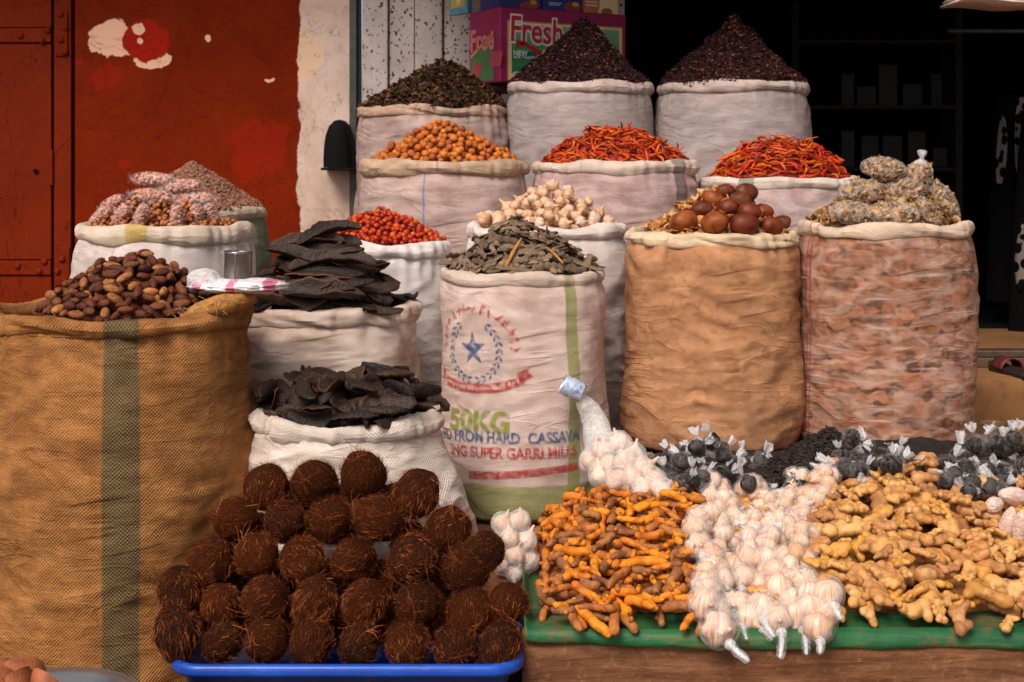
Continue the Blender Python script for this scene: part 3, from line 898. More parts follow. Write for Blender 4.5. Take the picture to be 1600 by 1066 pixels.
build_sack(sM, 'pinkish_sack', 'pinkish sack with dried chillies standing behind the kola nut sack', sack_mat('pink_cloth_plain', C(202, 176, 172), C(158, 118, 116), .0072, 0.43, (), .7, .5, .15),
           sack_mat('pale_rim_marked', C(226, 208, 196), C(190, 164, 150), .0072, 0.29, [(-.165, .032, C(92, 100, 88), .9)], .3), (.022, .024), rim_amp=.004)
# top row on a bench
BENCH = 1.04
GR, GR2 = C(186, 170, 166), C(134, 116, 112)
sO = Sack(678, 5.6, 118, 177, BENCH, [(0, .93), (.06, 1.0), (.5, 1.04), (.85, 1.02), (.94, .99), (1, .92)], 14, lump=.014, fold=.011, gather=.014)
build_sack(sO, 'dusty_sack', 'dusty grey-pink sack of dark dried leaves beside the metal post', sack_mat('dusty_cloth', C(190, 164, 156), C(132, 100, 92), .0072, 0.41, (), .8, .6, .1),
           sack_mat('dusty_rim', C(196, 162, 142), C(150, 112, 94), .0072, 0.29, [(.08, .03, C(110, 126, 104), .7)], .5), (.022, .024), rim_amp=.007)
sL = Sack(905, 5.6, 116, 141, BENCH, STD, 15, lump=.007, fold=.005, gather=.008)
mL = sack_mat('grey_cloth', GR, GR2, .005, .30, (), .55, .5, .2)
mLr = sack_mat('grey_rim', C(206, 186, 178), C(160, 136, 126), .0072, 0.29, (), .4)
build_sack(sL, 'grey_sack', 'grey sack under the dark heap in front of the fruit cartons', mL, mLr, (.026, .028), rim_amp=.005)
sN = Sack(1145, 5.62, 122, 141, BENCH, STD, 16, lump=.007, fold=.006, gather=.006)
build_sack(sN, 'grey_sack', 'grey sack with a dark heap against the black shop opening', mL, mLr, (.026, .028), rim_amp=.005)

# supports the sacks stand on
M_wood = simple('old_plank', C(98, 70, 48), .85, .2, 0, .4, 12, .4)
def bench(name, label, x0, x1, y0, y1, z0, z1, nb):
    b = empty(name, ((x0 + x1) / 2, (y0 + y1) / 2, z0)); tag(b, label, 'bench')
    hx, hy = (x1 - x0) / 2, (y1 - y0) / 2; w = 2 * hy / nb
    for k in range(nb):
        g = G(); g.box(-hx, hx, -hy + k * w + .003, -hy + (k + 1) * w - .003, z1 - z0 - .03, z1 - z0, bev=.003); g.build('plank', M_wood, b)
    for sx in (-1, 0, 1):
        g = G(); g.box(sx * (hx - .05) - .03, sx * (hx - .05) + .03, -hy + .01, hy - .01, 0, z1 - z0 - .031, bev=.003); g.build('support', M_wood, b)
bench('plank_bench', 'low plank bench under the top row of sacks', X(548, 5.6), X(1275, 5.6), 5.325, 5.90, PLINTH, BENCH - .001, 5)
bench('low_platform', 'low plank platform under the ochre and see-through sacks', X(985, 4.15), X(1525, 4.15), 3.90, 4.40, LEDGE, BASEK - .001, 4)

# ------------------------------------------------------------------ lettering printed on sack G
def text_mesh(txt, size, bold=.0, align='CENTER'):
    cu = bpy.data.curves.new('t', 'FONT'); cu.body = txt; cu.size = size; cu.offset = bold; cu.align_x = align; cu.align_y = 'CENTER'; cu.resolution_u = 3
    o = bpy.data.objects.new('t', cu); COL.objects.link(o)
    me = bpy.data.meshes.new_from_object(o.evaluated_get(bpy.context.evaluated_depsgraph_get()))
    bpy.data.objects.remove(o); bpy.data.curves.remove(cu)
    vs = [v.co.copy() for v in me.vertices]; fs = [tuple(p.vertices) for p in me.polygons]
    bpy.data.meshes.remove(me)
    return vs, fs
def decal(s, name, shapes, mat, off=.0025, maxlen=.010):
    """flat shapes given in metres (a right of the sack's front, b above its base) laid on its cloth"""
    bm = bmesh.new()
    for vs, fs in shapes:
        bv = [bm.verts.new((v[0], v[1], 0)) for v in vs]
        for f in fs:
            try: bm.faces.new([bv[i] for i in f])
            except ValueError: pass
    bmesh.ops.triangulate(bm, faces=bm.faces[:])
    for _ in range(4):
        ed = [e for e in bm.edges if e.calc_length() > maxlen]
        if not ed: break
        bmesh.ops.subdivide_edges(bm, edges=ed, cuts=1)
        bmesh.ops.triangulate(bm, faces=[f for f in bm.faces if len(f.verts) > 3])
    rm = (s.rx + s.ry) / 2
    uvl = bm.loops.layers.uv.new('UVMap')
    for f in bm.faces:
        for l in f.loops: l[uvl].uv = (l.vert.co.x, l.vert.co.y)
    for v in bm.verts:
        v.co = s.pos(v.co.x / rm, v.co.y / s.h, off) - Vector(s.root.location)
    me = bpy.data.meshes.new(name); bm.to_mesh(me); bm.free(); me.materials.append(mat)
    return obj(name, me, s.body)
def sg(px, py):
    """photo pixel on the printed sack's front -> (a, b) on its cloth"""
    rm = (sG.rx + sG.ry) / 2
    for _ in range(3):
        D = sG.cy - sG.ry * math.sqrt(max(0, 1 - ((px - 818) / 133.0) ** 2))
    a = math.asin(max(-.99, min(.99, (px - 818) / 133.0))) * rm
    return a, Z(py, D) - LEDGE
def xform(sh, x, y, rot=0.0, sx=1.0, bend=0.0, shear=0.0):
    vs, fs = sh; c, s_ = math.cos(rot), math.sin(rot); out = []
    for v in vs:
        a, b = v[0] * sx, v[1]
        b += bend * a * a + shear * a
        out.append((x + a * c - b * s_, y + a * s_ + b * c, 0))
    return out, fs
def quad(x0, y0, x1, y1, h, n=12, bend=0.0):
    vs = []; fs = []
    for i in range(n + 1):
        t = i / n; x = x0 + (x1 - x0) * t; y = y0 + (y1 - y0) * t + bend * 4 * t * (t - 1)
        vs += [(x, y - h / 2, 0), (x, y + h / 2, 0)]
    for i in range(n): fs.append((2 * i, 2 * i + 2, 2 * i + 3, 2 * i + 1))
    return vs, fs
IB, IR, IG = ink('blue_ink', INKB, .46), ink('red_ink', INKR, .48), ink('green_ink', INKG, .44)
def line_of(txt_, a, b, mat):
    full = [v[0] for v in text_mesh(txt_, .043, .0016)[0]]; x0 = min(full); pos_ = 0
    for w_ in txt_.split():
        i_ = txt_.index(w_, pos_); pos_ = i_ + len(w_)
        pre = [v[0] for v in text_mesh(txt_[:pos_], .043, .0016, 'LEFT')[0]]
        one = text_mesh(w_, .043, .0016, 'LEFT'); wmax = max(v[0] for v in one[0])
        sh = max(pre) - wmax + x0
        o_ = decal(sG, 'printed_word', [xform(([(v[0] + sh, v[1], 0) for v in one[0]], one[1]), a, b, .02, .80)], mat); o_['label'] = 'printed word ' + w_
a, b = sg(748, 660); decal(sG, 'printed_weight', [xform(text_mesh('50KG', .080, .0035), a, b, .0, .98)], IG)
a, b = sg(796, 686); line_of('ED FROM HARD  CASSAVA', a - .014, b, IB)
a, b = sg(800, 710); line_of('ING SUPER GARRI MILLS', a - .008, b, IR)
a0, b0 = sg(735, 742); a1, b1 = sg(897, 727); decal(sG, 'printed_bar', [quad(a0, b0, a1, b1, .022)], IR)
# star, laurel, ribbon, arched words
ca, cb = sg(742, 545)
star = [(0, 0, 0)]
for k in range(10):
    r = .043 if k % 2 == 0 else .0165
    star.append((math.sin(PI * k / 5) * r * .95, math.cos(PI * k / 5) * r * 1.2, 0))
decal(sG, 'printed_star', [xform((star, [(0, 1 + k, 1 + (k + 1) % 10) for k in range(10)]), ca, cb, .03)], IB)
leaf = []
for side in (-1, 1):
    for k in range(11):
        an = -PI / 2 + side * (.15 + k * .235)
        for off_ in (-.006, .008):
            rr = .083 + off_
            x = ca + math.cos(an) * rr * .92; y = cb - .005 + math.sin(an) * rr
            da = an + side * PI / 2 + (.5 if off_ > 0 else -.5) * side
            l, w = .0135, .0042
            dx, dy = math.cos(da), math.sin(da)
            leaf.append(([(x - dx * l * .6, y - dy * l * .6, 0), (x - dy * w, y + dx * w, 0), (x + dx * l, y + dy * l, 0), (x + dy * w, y - dx * w, 0)], [(0, 3, 2, 1)]))
decal(sG, 'printed_laurel', leaf, IB)
a0, b0 = sg(703, 592); a1, b1 = sg(818, 594)
rib = [quad(a0, b0, a1, b1, .027, 16, .022)]
a2, b2 = sg(697, 580); rib.append(([(a2 - .004, b2 + .018, 0), (a2 + .018, b2 + .004, 0), (a2 + .014, b2 - .030, 0), (a2 - .002, b2 - .014, 0)], [(0, 3, 2, 1)]))
a2, b2 = sg(815, 584); rib.append(([(a2 - .014, b2 + .002, 0), (a2 + .022, b2 + .020, 0), (a2 + .014, b2 + .004, 0), (a2 + .030, b2 - .006, 0), (a2 - .010, b2 - .030, 0)], [(0, 4, 3, 2, 1)]))
decal(sG, 'printed_ribbon', rib, IR)
IW = ink('pale_ink', C(226, 196, 184), .40)
def strokes(n, fx, h, w, r):
    """worn letter strokes that can no longer be read"""
    out = []
    for k in range(n):
        x, y, rot = fx((k + .5) / n)
        for q in range(3):
            l = h * r.uniform(.5, 1.0); ww = w * r.uniform(.5, 1.0)
            an = r.choice((0, 0, .5, -.5, PI / 2))
            out.append(xform(quad(-l / 2, 0, l / 2, 0, ww, 3), x + r.uniform(-.25, .25) * h, y + r.uniform(-.12, .12) * h, rot + PI / 2 + an))
    return out
rr_ = random.Random(3)
decal(sG, 'printed_ribbon_marks', strokes(19, lambda t: (a0 + (a1 - a0) * (.04 + .92 * t), b0 + (b1 - b0) * t + .022 * 4 * t * (t - 1), 0), .015, .003, rr_), IW, .0042)
def arch(t):
    an = PI * (1.06 - 1.12 * t)
    return ca + math.cos(an) * .118, cb + .010 + math.sin(an) * .104, an - PI / 2
decal(sG, 'printed_arch', strokes(15, arch, .028, .008, rr_), ink('faded_red_ink', C(186, 76, 70), .52))

# ------------------------------------------------------------------ goods: small shapes used many times
R_ = random.Random(11)
CORES = {'orange_nut': core_mat('orange_nut_mass', [C(150, 72, 34), C(186, 96, 34), C(170, 84, 36)], 45), 'red_berry': core_mat('red_berry_mass', [C(120, 26, 18), C(176, 46, 20), C(150, 32, 18)], 60),
         'dried_chilli': core_mat('chilli_mass', [C(96, 16, 12), C(150, 30, 14), C(120, 18, 14), C(170, 60, 18)], 70), 'beaded_pod': core_mat('grey_pod_mass', [C(78, 62, 50), C(104, 84, 70), C(60, 48, 40)], 60),
         'garlic_bulb': core_mat('garlic_mass', [C(206, 170, 140), C(186, 146, 116)], 30), 'date': core_mat('date_mass', [C(66, 28, 20), C(92, 42, 24)], 40), 'groundnut': core_mat('groundnut_mass', [C(132, 70, 44), C(150, 84, 46)], 90),
         'dried_peel': core_mat('peel_mass', [C(138, 78, 44), C(166, 104, 60)], 60), 'dried_flake': core_mat('flake_mass', [C(112, 78, 50), C(140, 98, 60)], 60), 'black_pod': core_mat('pod_mass', [C(34, 26, 25), C(46, 34, 30)], 30),
         'turmeric': core_mat('turmeric_mass', [C(134, 76, 46), C(160, 84, 34), C(110, 60, 34)], 45), 'ginger': core_mat('ginger_mass', [C(150, 98, 56), C(170, 112, 66), C(128, 80, 46)], 40)}
def nz(p, s, k=0): return noise.noise(Vector((p.x * s + k, p.y * s + k * .7, p.z * s - k)))
M_nut = spread('orange_nut', [C(186, 96, 34), C(206, 122, 48), C(160, 80, 36), C(200, 124, 54), C(140, 68, 34), C(184, 98, 38)], .5, .4, 60, .5, .3, .002)
M_berry = spread('red_berry', [C(176, 46, 20), C(196, 66, 24), C(150, 32, 18), C(206, 92, 32), C(120, 26, 18), C(186, 54, 22)], .35, .5, 70, .4, .2, .001)
M_date = spread('date_skin', [C(92, 42, 24), C(120, 60, 30), C(66, 28, 20), C(150, 88, 44), C(78, 34, 22), C(186, 122, 66), C(104, 48, 24)], .44, .6, 90, .8, .9, .005, .4)
M_chili = spread('dried_chilli', [C(170, 30, 14), C(206, 78, 18), C(130, 22, 14), C(220, 116, 30), C(186, 48, 16), C(104, 20, 14), C(212, 96, 22), C(196, 60, 18)], .35, .5, 50, .45, .4, .002, .4)
M_bead = spread('grey_pod', [C(112, 92, 76), C(134, 112, 92), C(88, 70, 58), C(150, 124, 98), C(104, 84, 70)], .7, .25, 60, .6, .5, .002, .4)
M_carob = spread('black_pod', [C(44, 31, 26), C(56, 40, 32), C(34, 25, 23), C(70, 48, 36), C(48, 34, 29)], .46, .55, 45, .6, 1.0, .006, .5)
M_carob_in = spread('black_pod_edge', [C(74, 48, 36), C(60, 42, 34), C(96, 62, 44)], .6, .3, 40, .5)
M_kola = spread('kola_nut', [C(112, 48, 24), C(88, 32, 24), C(128, 60, 26), C(84, 40, 30), C(138, 70, 30)], .40, .4, 26, .9, .35, .003, .32)
M_peel = spread('dried_peel', [C(206, 150, 92), C(166, 104, 60), C(222, 174, 118), C(138, 78, 44), C(190, 128, 74)], .65, .3, 60, .5)
M_flake = spread('dried_flake', [C(176, 134, 88), C(140, 98, 60), C(196, 158, 112), C(112, 78, 50)], .7, .25, 60, .5)
M_gnut = spread('ground_nut', [C(176, 104, 58), C(150, 84, 46), C(196, 128, 78), C(132, 70, 44)], .5, .35, 60, .5)
M_pnut = spread('pink_nut', [C(172, 108, 88), C(196, 138, 116), C(146, 84, 70), C(206, 156, 134)], .5, .35, 60, .4)
def turmeric_mat():
    t = NT('turmeric_skin'); v = t.rvec(); uv = t.coord('UV')
    s = t.node('ShaderNodeSeparateXYZ', None, Vector=uv)
    ring = t.math('SINE', t.math('ADD', t.math('MULTIPLY', s.outputs[1], 85.0), t.math('MULTIPLY', t.noise(v, 25, 2), 5)))
    n = t.noise(v, 26, 4, .6); n2 = t.noise(v, 120, 3)
    br = t.ramp(t.rnd(), [(.1, C(218, 132, 20)), (.35, C(204, 112, 22)), (.5, C(176, 98, 40)), (.7, C(152, 88, 48)), (.9, C(128, 80, 52))])
    dk = t.mix(1.0, br, (.62, .48, .42, 1), 'MULTIPLY'); lt = t.mix(.25, br, C(226, 150, 50))
    c = t.mix(t.step(n, .35, .65), lt, br)
    c = t.mix(t.math('MULTIPLY', t.step(ring, .35, .95), .65), c, dk)
    c = t.mix(t.math('MULTIPLY', t.step(n2, .55, .75), .4), c, C(120, 62, 34))
    return t.done(t.bsdf(c, .62, t.bump(t.math('ADD', t.math('MULTIPLY', ring, -.6), n2), .8, .004), .3))
M_turm = turmeric_mat()
def ginger_mat():
    t = NT('ginger_skin'); v = t.rvec()
    n = t.noise(v, 20, 4, .6); n2 = t.noise(v, 90, 4, .65); n3 = t.noise(v, 45, 3)
    b = t.ramp(t.rnd(), [(.1, C(198, 144, 76)), (.4, C(188, 130, 72)), (.6, C(174, 116, 68)), (.8, C(200, 140, 48)), (.95, C(154, 100, 60))])
    c = t.mix(t.math('MULTIPLY', t.step(n, .45, .68), .6), b, C(214, 168, 112))
    c = t.mix(t.math('MULTIPLY', t.step(n3, .48, .70), .75), c, C(136, 86, 52))
    c = t.mix(t.math('MULTIPLY', t.step(n2, .60, .72), .8), c, C(94, 56, 34))
    return t.done(t.bsdf(c, .5, t.bump(t.math('ADD', n2, t.math('MULTIPLY', n3, 1.2)), .4, .003), .35))
M_ging = ginger_mat()
def garlic_mat(name='garlic_skin', warm=.0):
    t = NT(name); v = t.rvec(); uv = t.coord('UV'); ob = t.coord()
    s = t.node('ShaderNodeSeparateXYZ', None, Vector=ob)
    ang = t.math('ARCTAN2', s.outputs[1], s.outputs[0])
    cv = t.node('ShaderNodeCombineXYZ', None, X=t.math('MULTIPLY', ang, 4.0), Y=t.math('MULTIPLY', s.outputs[2], 12.0), Z=t.math('MULTIPLY', t.rnd(), 40.0)).outputs[0]
    st = t.noise(cv, 2.2, 4, .6)
    n = t.noise(v, 35, 4, .6)
    a = t.mix(warm, t.ramp(t.rnd(), [(.1, C(214, 186, 162)), (.35, C(204, 164, 130)), (.6, C(222, 200, 180)), (.8, C(200, 154, 112)), (.95, C(216, 190, 164))]), C(214, 172, 130)); p = t.mix(t.rnd(), C(172, 112, 96), C(190, 136, 98))
    c = t.mix(t.math('MULTIPLY', t.step(st, .44, .64), .9), a, p)
    c = t.mix(t.math('MULTIPLY', t.step(n, .58, .75), .45 + warm * .4), c, C(190, 138, 84))
    return t.done(t.bsdf(c, .45, t.bump(t.math('ADD', st, t.math('MULTIPLY', n, .5)), .3, .003), .4))
M_garl = garlic_mat(); M_garl2 = garlic_mat('garlic_skin_ruddy', .55)
M_film = film_mat('clear_film', lo=.01, hi=.24, scale=11, rough=.14)
M_film2 = film_mat('crinkled_film', (.95, .92, .90, 1), lo=.01, hi=.34, scale=14, rough=.12)
M_film3 = film_mat('thin_spice_film', (.62, .56, .54, 1), lo=.0, hi=.20, scale=24, rough=.15)
M_film4 = film_mat('flake_bag_film', (.90, .80, .70, 1), lo=.01, hi=.34, scale=10, rough=.10)
M_tuft = film_mat('gathered_film', (.90, .88, .90, 1), lo=.25, hi=.8, scale=70)
M_net = film_mat('fine_net', (.93, .89, .86, 1), lo=.20, hi=.50, scale=12, rough=.5)

def sphs_line(L, r, n=3, bow=0.0): return [((k / (n - 1) - .5) * (L - 2 * r), 0, bow * (1 - (2 * k / (n - 1) - 1) ** 2), r) for k in range(n)]

P_nut = []; P_berry = []
for k in range(4):
    g = G(); r = .0134; g.ball((0, 0, 0), (r * 1.05, r, r * .95), 14, 9, fn=lambda d: 1 + .05 * nz(d, 2.5, k * 5)); P_nut.append(dict(mesh=g.mesh('orange_nut', M_nut), sph=[(0, 0, 0, r)]))
    g = G(); r = .0100; g.ball((0, 0, 0), (r, r, r * .96), 12, 8, fn=lambda d: 1 + .05 * nz(d, 2.5, k * 7) - .12 * max(0, d.z - .85) / .15); P_berry.append(dict(mesh=g.mesh('red_berry', M_berry), sph=[(0, 0, 0, r)]))
P_date = []
for k in range(7):
    L, w = R_.uniform(.038, .050), R_.uniform(.0100, .0125)
    g = G(); g.ball((0, 0, 0), (L / 2, w, w * .85), 14, 12, Matrix.Rotation(PI / 2, 3, 'Y') @ Matrix.Rotation(0, 3, 'Z') if False else None,
                    fn=lambda d: 1 + .10 * nz(Vector((d.x * .6, d.y * 2.2, d.z * 2.2)), 2.2, k * 9) - .05 * abs(nz(Vector((d.x * .5, d.y * 5, d.z * 5)), 1.6, k)))
    P_date.append(dict(mesh=g.mesh('date', M_date), sph=sphs_line(L, w * .9, 3)))
P_chili = []
for k in range(8):
    L = R_.uniform(.06, .10); w = R_.uniform(.0055, .0080); bow = R_.uniform(-.018, .022); bz = R_.uniform(-.004, .008); n = 9
    pts = []; rad = []
    for i in range(n):
        s = i / (n - 1); q = 1 - (2 * s - 1) ** 2
        pts.append(((s - .5) * L, bow * q + R_.gauss(0, .0008), bz * q)); rad.append(w * (.35 + .75 * min(1, s * 4)) * (1 - .82 * s ** 2.2) if s > 0 else w * .3)
    g = G(); g.tube(pts, rad, 7, flat=.55, fn=lambda s, a: 1 + .22 * math.sin(2 * a + s * 9 + k))
    P_chili.append(dict(mesh=g.mesh('dried_chilli', M_chili), sph=[((s - .5) * L, bow * (1 - (2 * s - 1) ** 2), bz, w * .55) for s in (.08, .3, .5, .7, .9)]))
P_bead = []
for k in range(9):                      # flat pods pinched between round seeds
    nb = R_.choice((2, 3, 3, 4, 4, 5)); bw = R_.uniform(.0080, .0105); L = nb * bw * 1.75; bow = R_.uniform(-.012, .012)
    n = nb * 6 + 1; pts = []; rad = []
    straight = k % 3 == 0
    for i in range(n):
        s = i / (n - 1); q = 1 - (2 * s - 1) ** 2
        pts.append(((s - .5) * L, bow * q, 0)); e = min(1, min(s, 1 - s) * nb * 3 + .15)
        rad.append(bw * e * ((.9 + .08 * abs(math.sin(PI * nb * s))) if straight else (.62 + .38 * abs(math.sin(PI * nb * s)))))
    g = G(); g.tube(pts, rad, 8, flat=.30)
    P_bead.append(dict(mesh=g.mesh('beaded_pod', M_bead), sph=[((s - .5) * L, bow * (1 - (2 * s - 1) ** 2), 0, bw * .38) for s in (.1, .37, .63, .9)]))
def pod(L, w, bow, open_, seed, twist=0.0, thick=.004):
    """long black pod: a curved canoe with a thick rim when split, a plump blade when whole"""
    n, m = 22, 14; V = []
    for i in range(n):
        s = i / (n - 1); q = 1 - (2 * s - 1) ** 2
        wd = w * (max(q, 0) ** .33) * (1 + .14 * noise.noise(Vector((s * 5, seed, 0))) + .08 * noise.noise(Vector((s * 22, seed, 3)))) + .0008
        px, py = (s - .5) * L, bow * q
        ta = math.atan2(bow * 4 * (1 - 2 * s) / 1.0, L) if True else 0
        tw = twist * (s - .5) + .15 * noise.noise(Vector((s * 4, seed, 5)))
        row = []
        for j in range(m):
            a = 2 * PI * j / m
            cy = math.cos(a) * wd
            if open_:
                up = math.sin(a)
                dish = open_ * (cy * cy) / (w) * 1.0
                cz = dish + (thick * .9 if up > 0 else -thick * .9) * (abs(up) ** .6) + .0035 * noise.noise(Vector((s * 14, cy * 70, seed)))
            else:
                cz = math.sin(a) * w * .42 * (max(q, 0) ** .5) * (1 - .18 * math.cos(2 * a)) + .004 * noise.noise(Vector((s * 12, j * .7, seed)))
            c_, s_ = math.cos(tw), math.sin(tw)
            yy, zz = cy * c_ - cz * s_, cy * s_ + cz * c_
            row.append((px - math.sin(ta) * yy, py + math.cos(ta) * yy, zz))
        V.append(row)
    V = np.array(V)
    me = grid_mesh('black_pod', V, M_carob, wrap=True)
    me.materials.append(M_carob_in)
    nn = len(me.polygons)
    mi = np.zeros(nn, dtype=np.int32)
    for k in range(nn):
        j = k % m
        if open_ and j in (0, m - 1, m // 2, m // 2 - 1): mi[k] = 1
    me.polygons.foreach_set('material_index', mi)
    sp = [((s - .5) * L, bow * (1 - (2 * s - 1) ** 2), .002, w * (.42 if open_ else .34)) for s in (.12, .31, .5, .69, .88)]
    return dict(mesh=me, sph=sp)
P_pod = [pod(R_.uniform(.10, .155), R_.uniform(.014, .020), R_.uniform(-.03, .04), (0, .9, 0, 1.1, .8)[k % 5], k * 3.1, R_.uniform(-1.0, 1.0), .003) for k in range(9)]
P_podL = [pod(R_.uniform(.15, .23), R_.uniform(.019, .027), R_.uniform(-.03, .05), (.9, 0, 1.1, .8, 0)[k % 5], 50 + k * 3.3, R_.uniform(-.8, .8), .0035) for k in range(8)]
P_peel = []
for k in range(6):
    n = 9; g = G(); a = R_.uniform(.010, .016); b = a * R_.uniform(.5, .8); top = []; V = []
    for zz, sc in ((-.0012, .92), (.0012, 1.0)):
        V.append([(math.cos(2 * PI * i / n) * a * sc * (1 + .2 * noise.noise(Vector((math.cos(2 * PI * i / n) * 2, math.sin(2 * PI * i / n) * 2, k)))), math.sin(2 * PI * i / n) * b * sc, zz + .006 * math.cos(2 * PI * i / n) ** 2 + .003 * math.sin(2 * PI * i / n * 2 + k)) for i in range(n)])
    vs = [p for r in V for p in r] + [(0, 0, .0), (0, 0, .0026)]
    fs = [(i, (i + 1) % n, n + (i + 1) % n, n + i) for i in range(n)] + [((i + 1) % n, i, 2 * n) for i in range(n)] + [(n + i, n + (i + 1) % n, 2 * n + 1) for i in range(n)]
    g.add(vs, fs); P_peel.append(dict(mesh=g.mesh('dried_peel', M_peel), sph=[(0, 0, .002, b * .6), (a * .5, 0, .003, b * .5), (-a * .5, 0, .003, b * .5)], flake=g))
P_flake = [dict(mesh=p['flake'].mesh('dried_flake', M_flake), sph=p['sph']) for p in P_peel]
P_gnut = []
for k in range(4):
    g = G(); g.ball((0, 0, 0), (.0095, .0068, .0068), 9, 7, fn=lambda d: 1 + .12 * nz(d, 2, k * 3)); P_gnut.append(dict(mesh=g.mesh('groundnut', M_gnut), sph=[(.003, 0, 0, .0062), (-.003, 0, 0, .0062)], g=g))
P_kola = []
for k in range(5):
    g = G(); g.ball((0, 0, 0), (.043, .033, .033), 22, 15, fn=lambda d: 1 + .06 * nz(d, 1.4, k * 4) + .02 * nz(d, 5, k)); P_kola.append(g.mesh('kola_nut', M_kola))

def finger(L, w, bow, seed, nubs):
    """turmeric finger with rings and stubs"""
    r = random.Random(seed)
    n = 26; m = 9; V = []; U = []
    for i in range(n):
        s = i / (n - 1); q = 1 - (2 * s - 1) ** 2
        e = min(1, (min(s, 1 - s) * 9 + .03)) ** .5
        rd = w * e * (1 + .14 * noise.noise(Vector((s * 5, seed, 1))) + .045 * math.sin(s * L * 2 * PI / .0085)) * (1 - .30 * s * (seed % 3) / 2)
        px, py, pz = (s - .5) * L, bow * q + .003 * noise.noise(Vector((s * 4, seed, 3))), .004 * noise.noise(Vector((s * 4, seed, 8)))
        V.append([(px, py + math.cos(2 * PI * j / m) * rd, pz + math.sin(2 * PI * j / m) * rd * .92) for j in range(m)])
        U.append([(j / m, s * L) for j in range(m + 1)])
    me = grid_mesh('turmeric', np.array(V), M_turm, np.array(U), wrap=True)
    g2 = G()
    bm = bmesh.new(); bm.from_mesh(me)
    for q in range(nubs):
        s = r.uniform(.2, .8); a = r.uniform(0, 2 * PI); l = r.uniform(.5, 1.4) * w; rr = w * r.uniform(.45, .7)
        base = Vector(((s - .5) * L, bow * (1 - (2 * s - 1) ** 2), 0)); d = Vector((r.uniform(-.5, .5), math.cos(a), math.sin(a))).normalized()
        M = Matrix.Translation(base + d * (w * .75 + l * .3)) @ d.to_track_quat('Z', 'Y').to_matrix().to_4x4() @ Matrix.Diagonal((rr, rr, l * .8, 1))
        bmesh.ops.create_uvsphere(bm, u_segments=8, v_segments=6, radius=1, matrix=M)
    bmesh.ops.recalc_face_normals(bm, faces=bm.faces[:])
    for f in bm.faces: f.smooth = True
    bm.to_mesh(me); bm.free()
    return dict(mesh=me, sph=[((s - .5) * L, bow * (1 - (2 * s - 1) ** 2), 0, w * .82) for s in (.1, .3, .5, .7, .9)])
P_turm = [finger(R_.uniform(.06, .11), R_.uniform(.0095, .0130), R_.uniform(-.009, .010), k, (0, 1, 0, 2, 1)[k % 5]) for k in range(10)]
def ginger_root(seed):
    r = random.Random(seed); g = G(); sp = []
    p = Vector((0, 0, 0)); d = Vector((1, 0, 0)); nodes = []
    nseg = r.choice((3, 3, 4, 4, 5))
    for i in range(nseg):
        l = r.uniform(.022, .030); w = r.uniform(.0125, .0170)
        nodes.append((p.copy(), d.copy(), l, w))
        p = p + d * l * .85; d = Matrix.Rotation(r.uniform(-.7, .7), 3, 'Z') @ d
    lobes = list(nodes)
    for (q, dd, l, w) in nodes:
        for _q in range(r.choice((1, 1, 2))):
            e = Matrix.Rotation(r.choice((-1, 1)) * r.uniform(.8, 1.5), 3, 'Z') @ dd
            e.z += r.uniform(-.2, .4); e.normalize()
            lobes.append((q + e * .015, e, r.uniform(.018, .027), w * r.uniform(.65, .85)))
    c = sum((a[0] for a in lobes), Vector()) / len(lobes)
    for (q, dd, l, w) in lobes:
        M = dd.to_track_quat('X', 'Z').to_matrix() @ Matrix.Diagonal((1, 1, 1))
        g.ball(q - c, (l * .72, w, w * .9), 14, 10, M, fn=lambda x: 1 + .16 * nz(x, 2.2, seed) + .06 * nz(x, 6, seed))
        sp.append(((q - c).x, (q - c).y, (q - c).z, w * .86))
        sp.append(((q - c + dd * l * .42).x, (q - c + dd * l * .42).y, (q - c + dd * l * .42).z, w * .66))
    me = remeshed(g, .0030, 2, 'ginger', M_ging)
    return dict(mesh=me, sph=sp)
P_ging = [ginger_root(100 + k) for k in range(10)]
def bulb_geo(r, seed, n=22, neck=.55, cl=None, M=None):
    cl = cl or random.Random(seed).choice((6, 7, 8, 9))
    g = G()
    prof = [(.0, -.74), (.22, -.77), (.30, -.72), (.62, -.62), (.90, -.36), (1.0, -.05), (.95, .25), (.76, .52), (.50, .72), (.30, .88), (.20, 1.05), (.15, 1.05 + neck * .5), (.11, 1.05 + neck), (.0, 1.08 + neck)]
    def f(q, a):
        z = q.z / r; k = max(0, 1 - ((z + .05) / .85) ** 2)
        lob = 1 + k * (.22 * (abs(math.sin(a * cl / 2 + seed)) - .62)) + .05 * noise.noise(Vector((math.cos(a) * 1.3, math.sin(a) * 1.3, seed)))
        return Vector((q.x * lob, q.y * lob, q.z))
    g.lathe([(a * r, b * r) for a, b in prof], n, M, f)
    return g
P_bulb = [dict(mesh=bulb_geo(.027, k * 1.7 + 1, 28).mesh('garlic_bulb', M_garl2 if k % 2 else M_garl), sph=[(0, 0, 0, .025), (0, 0, .026, .009)]) for k in range(5)]

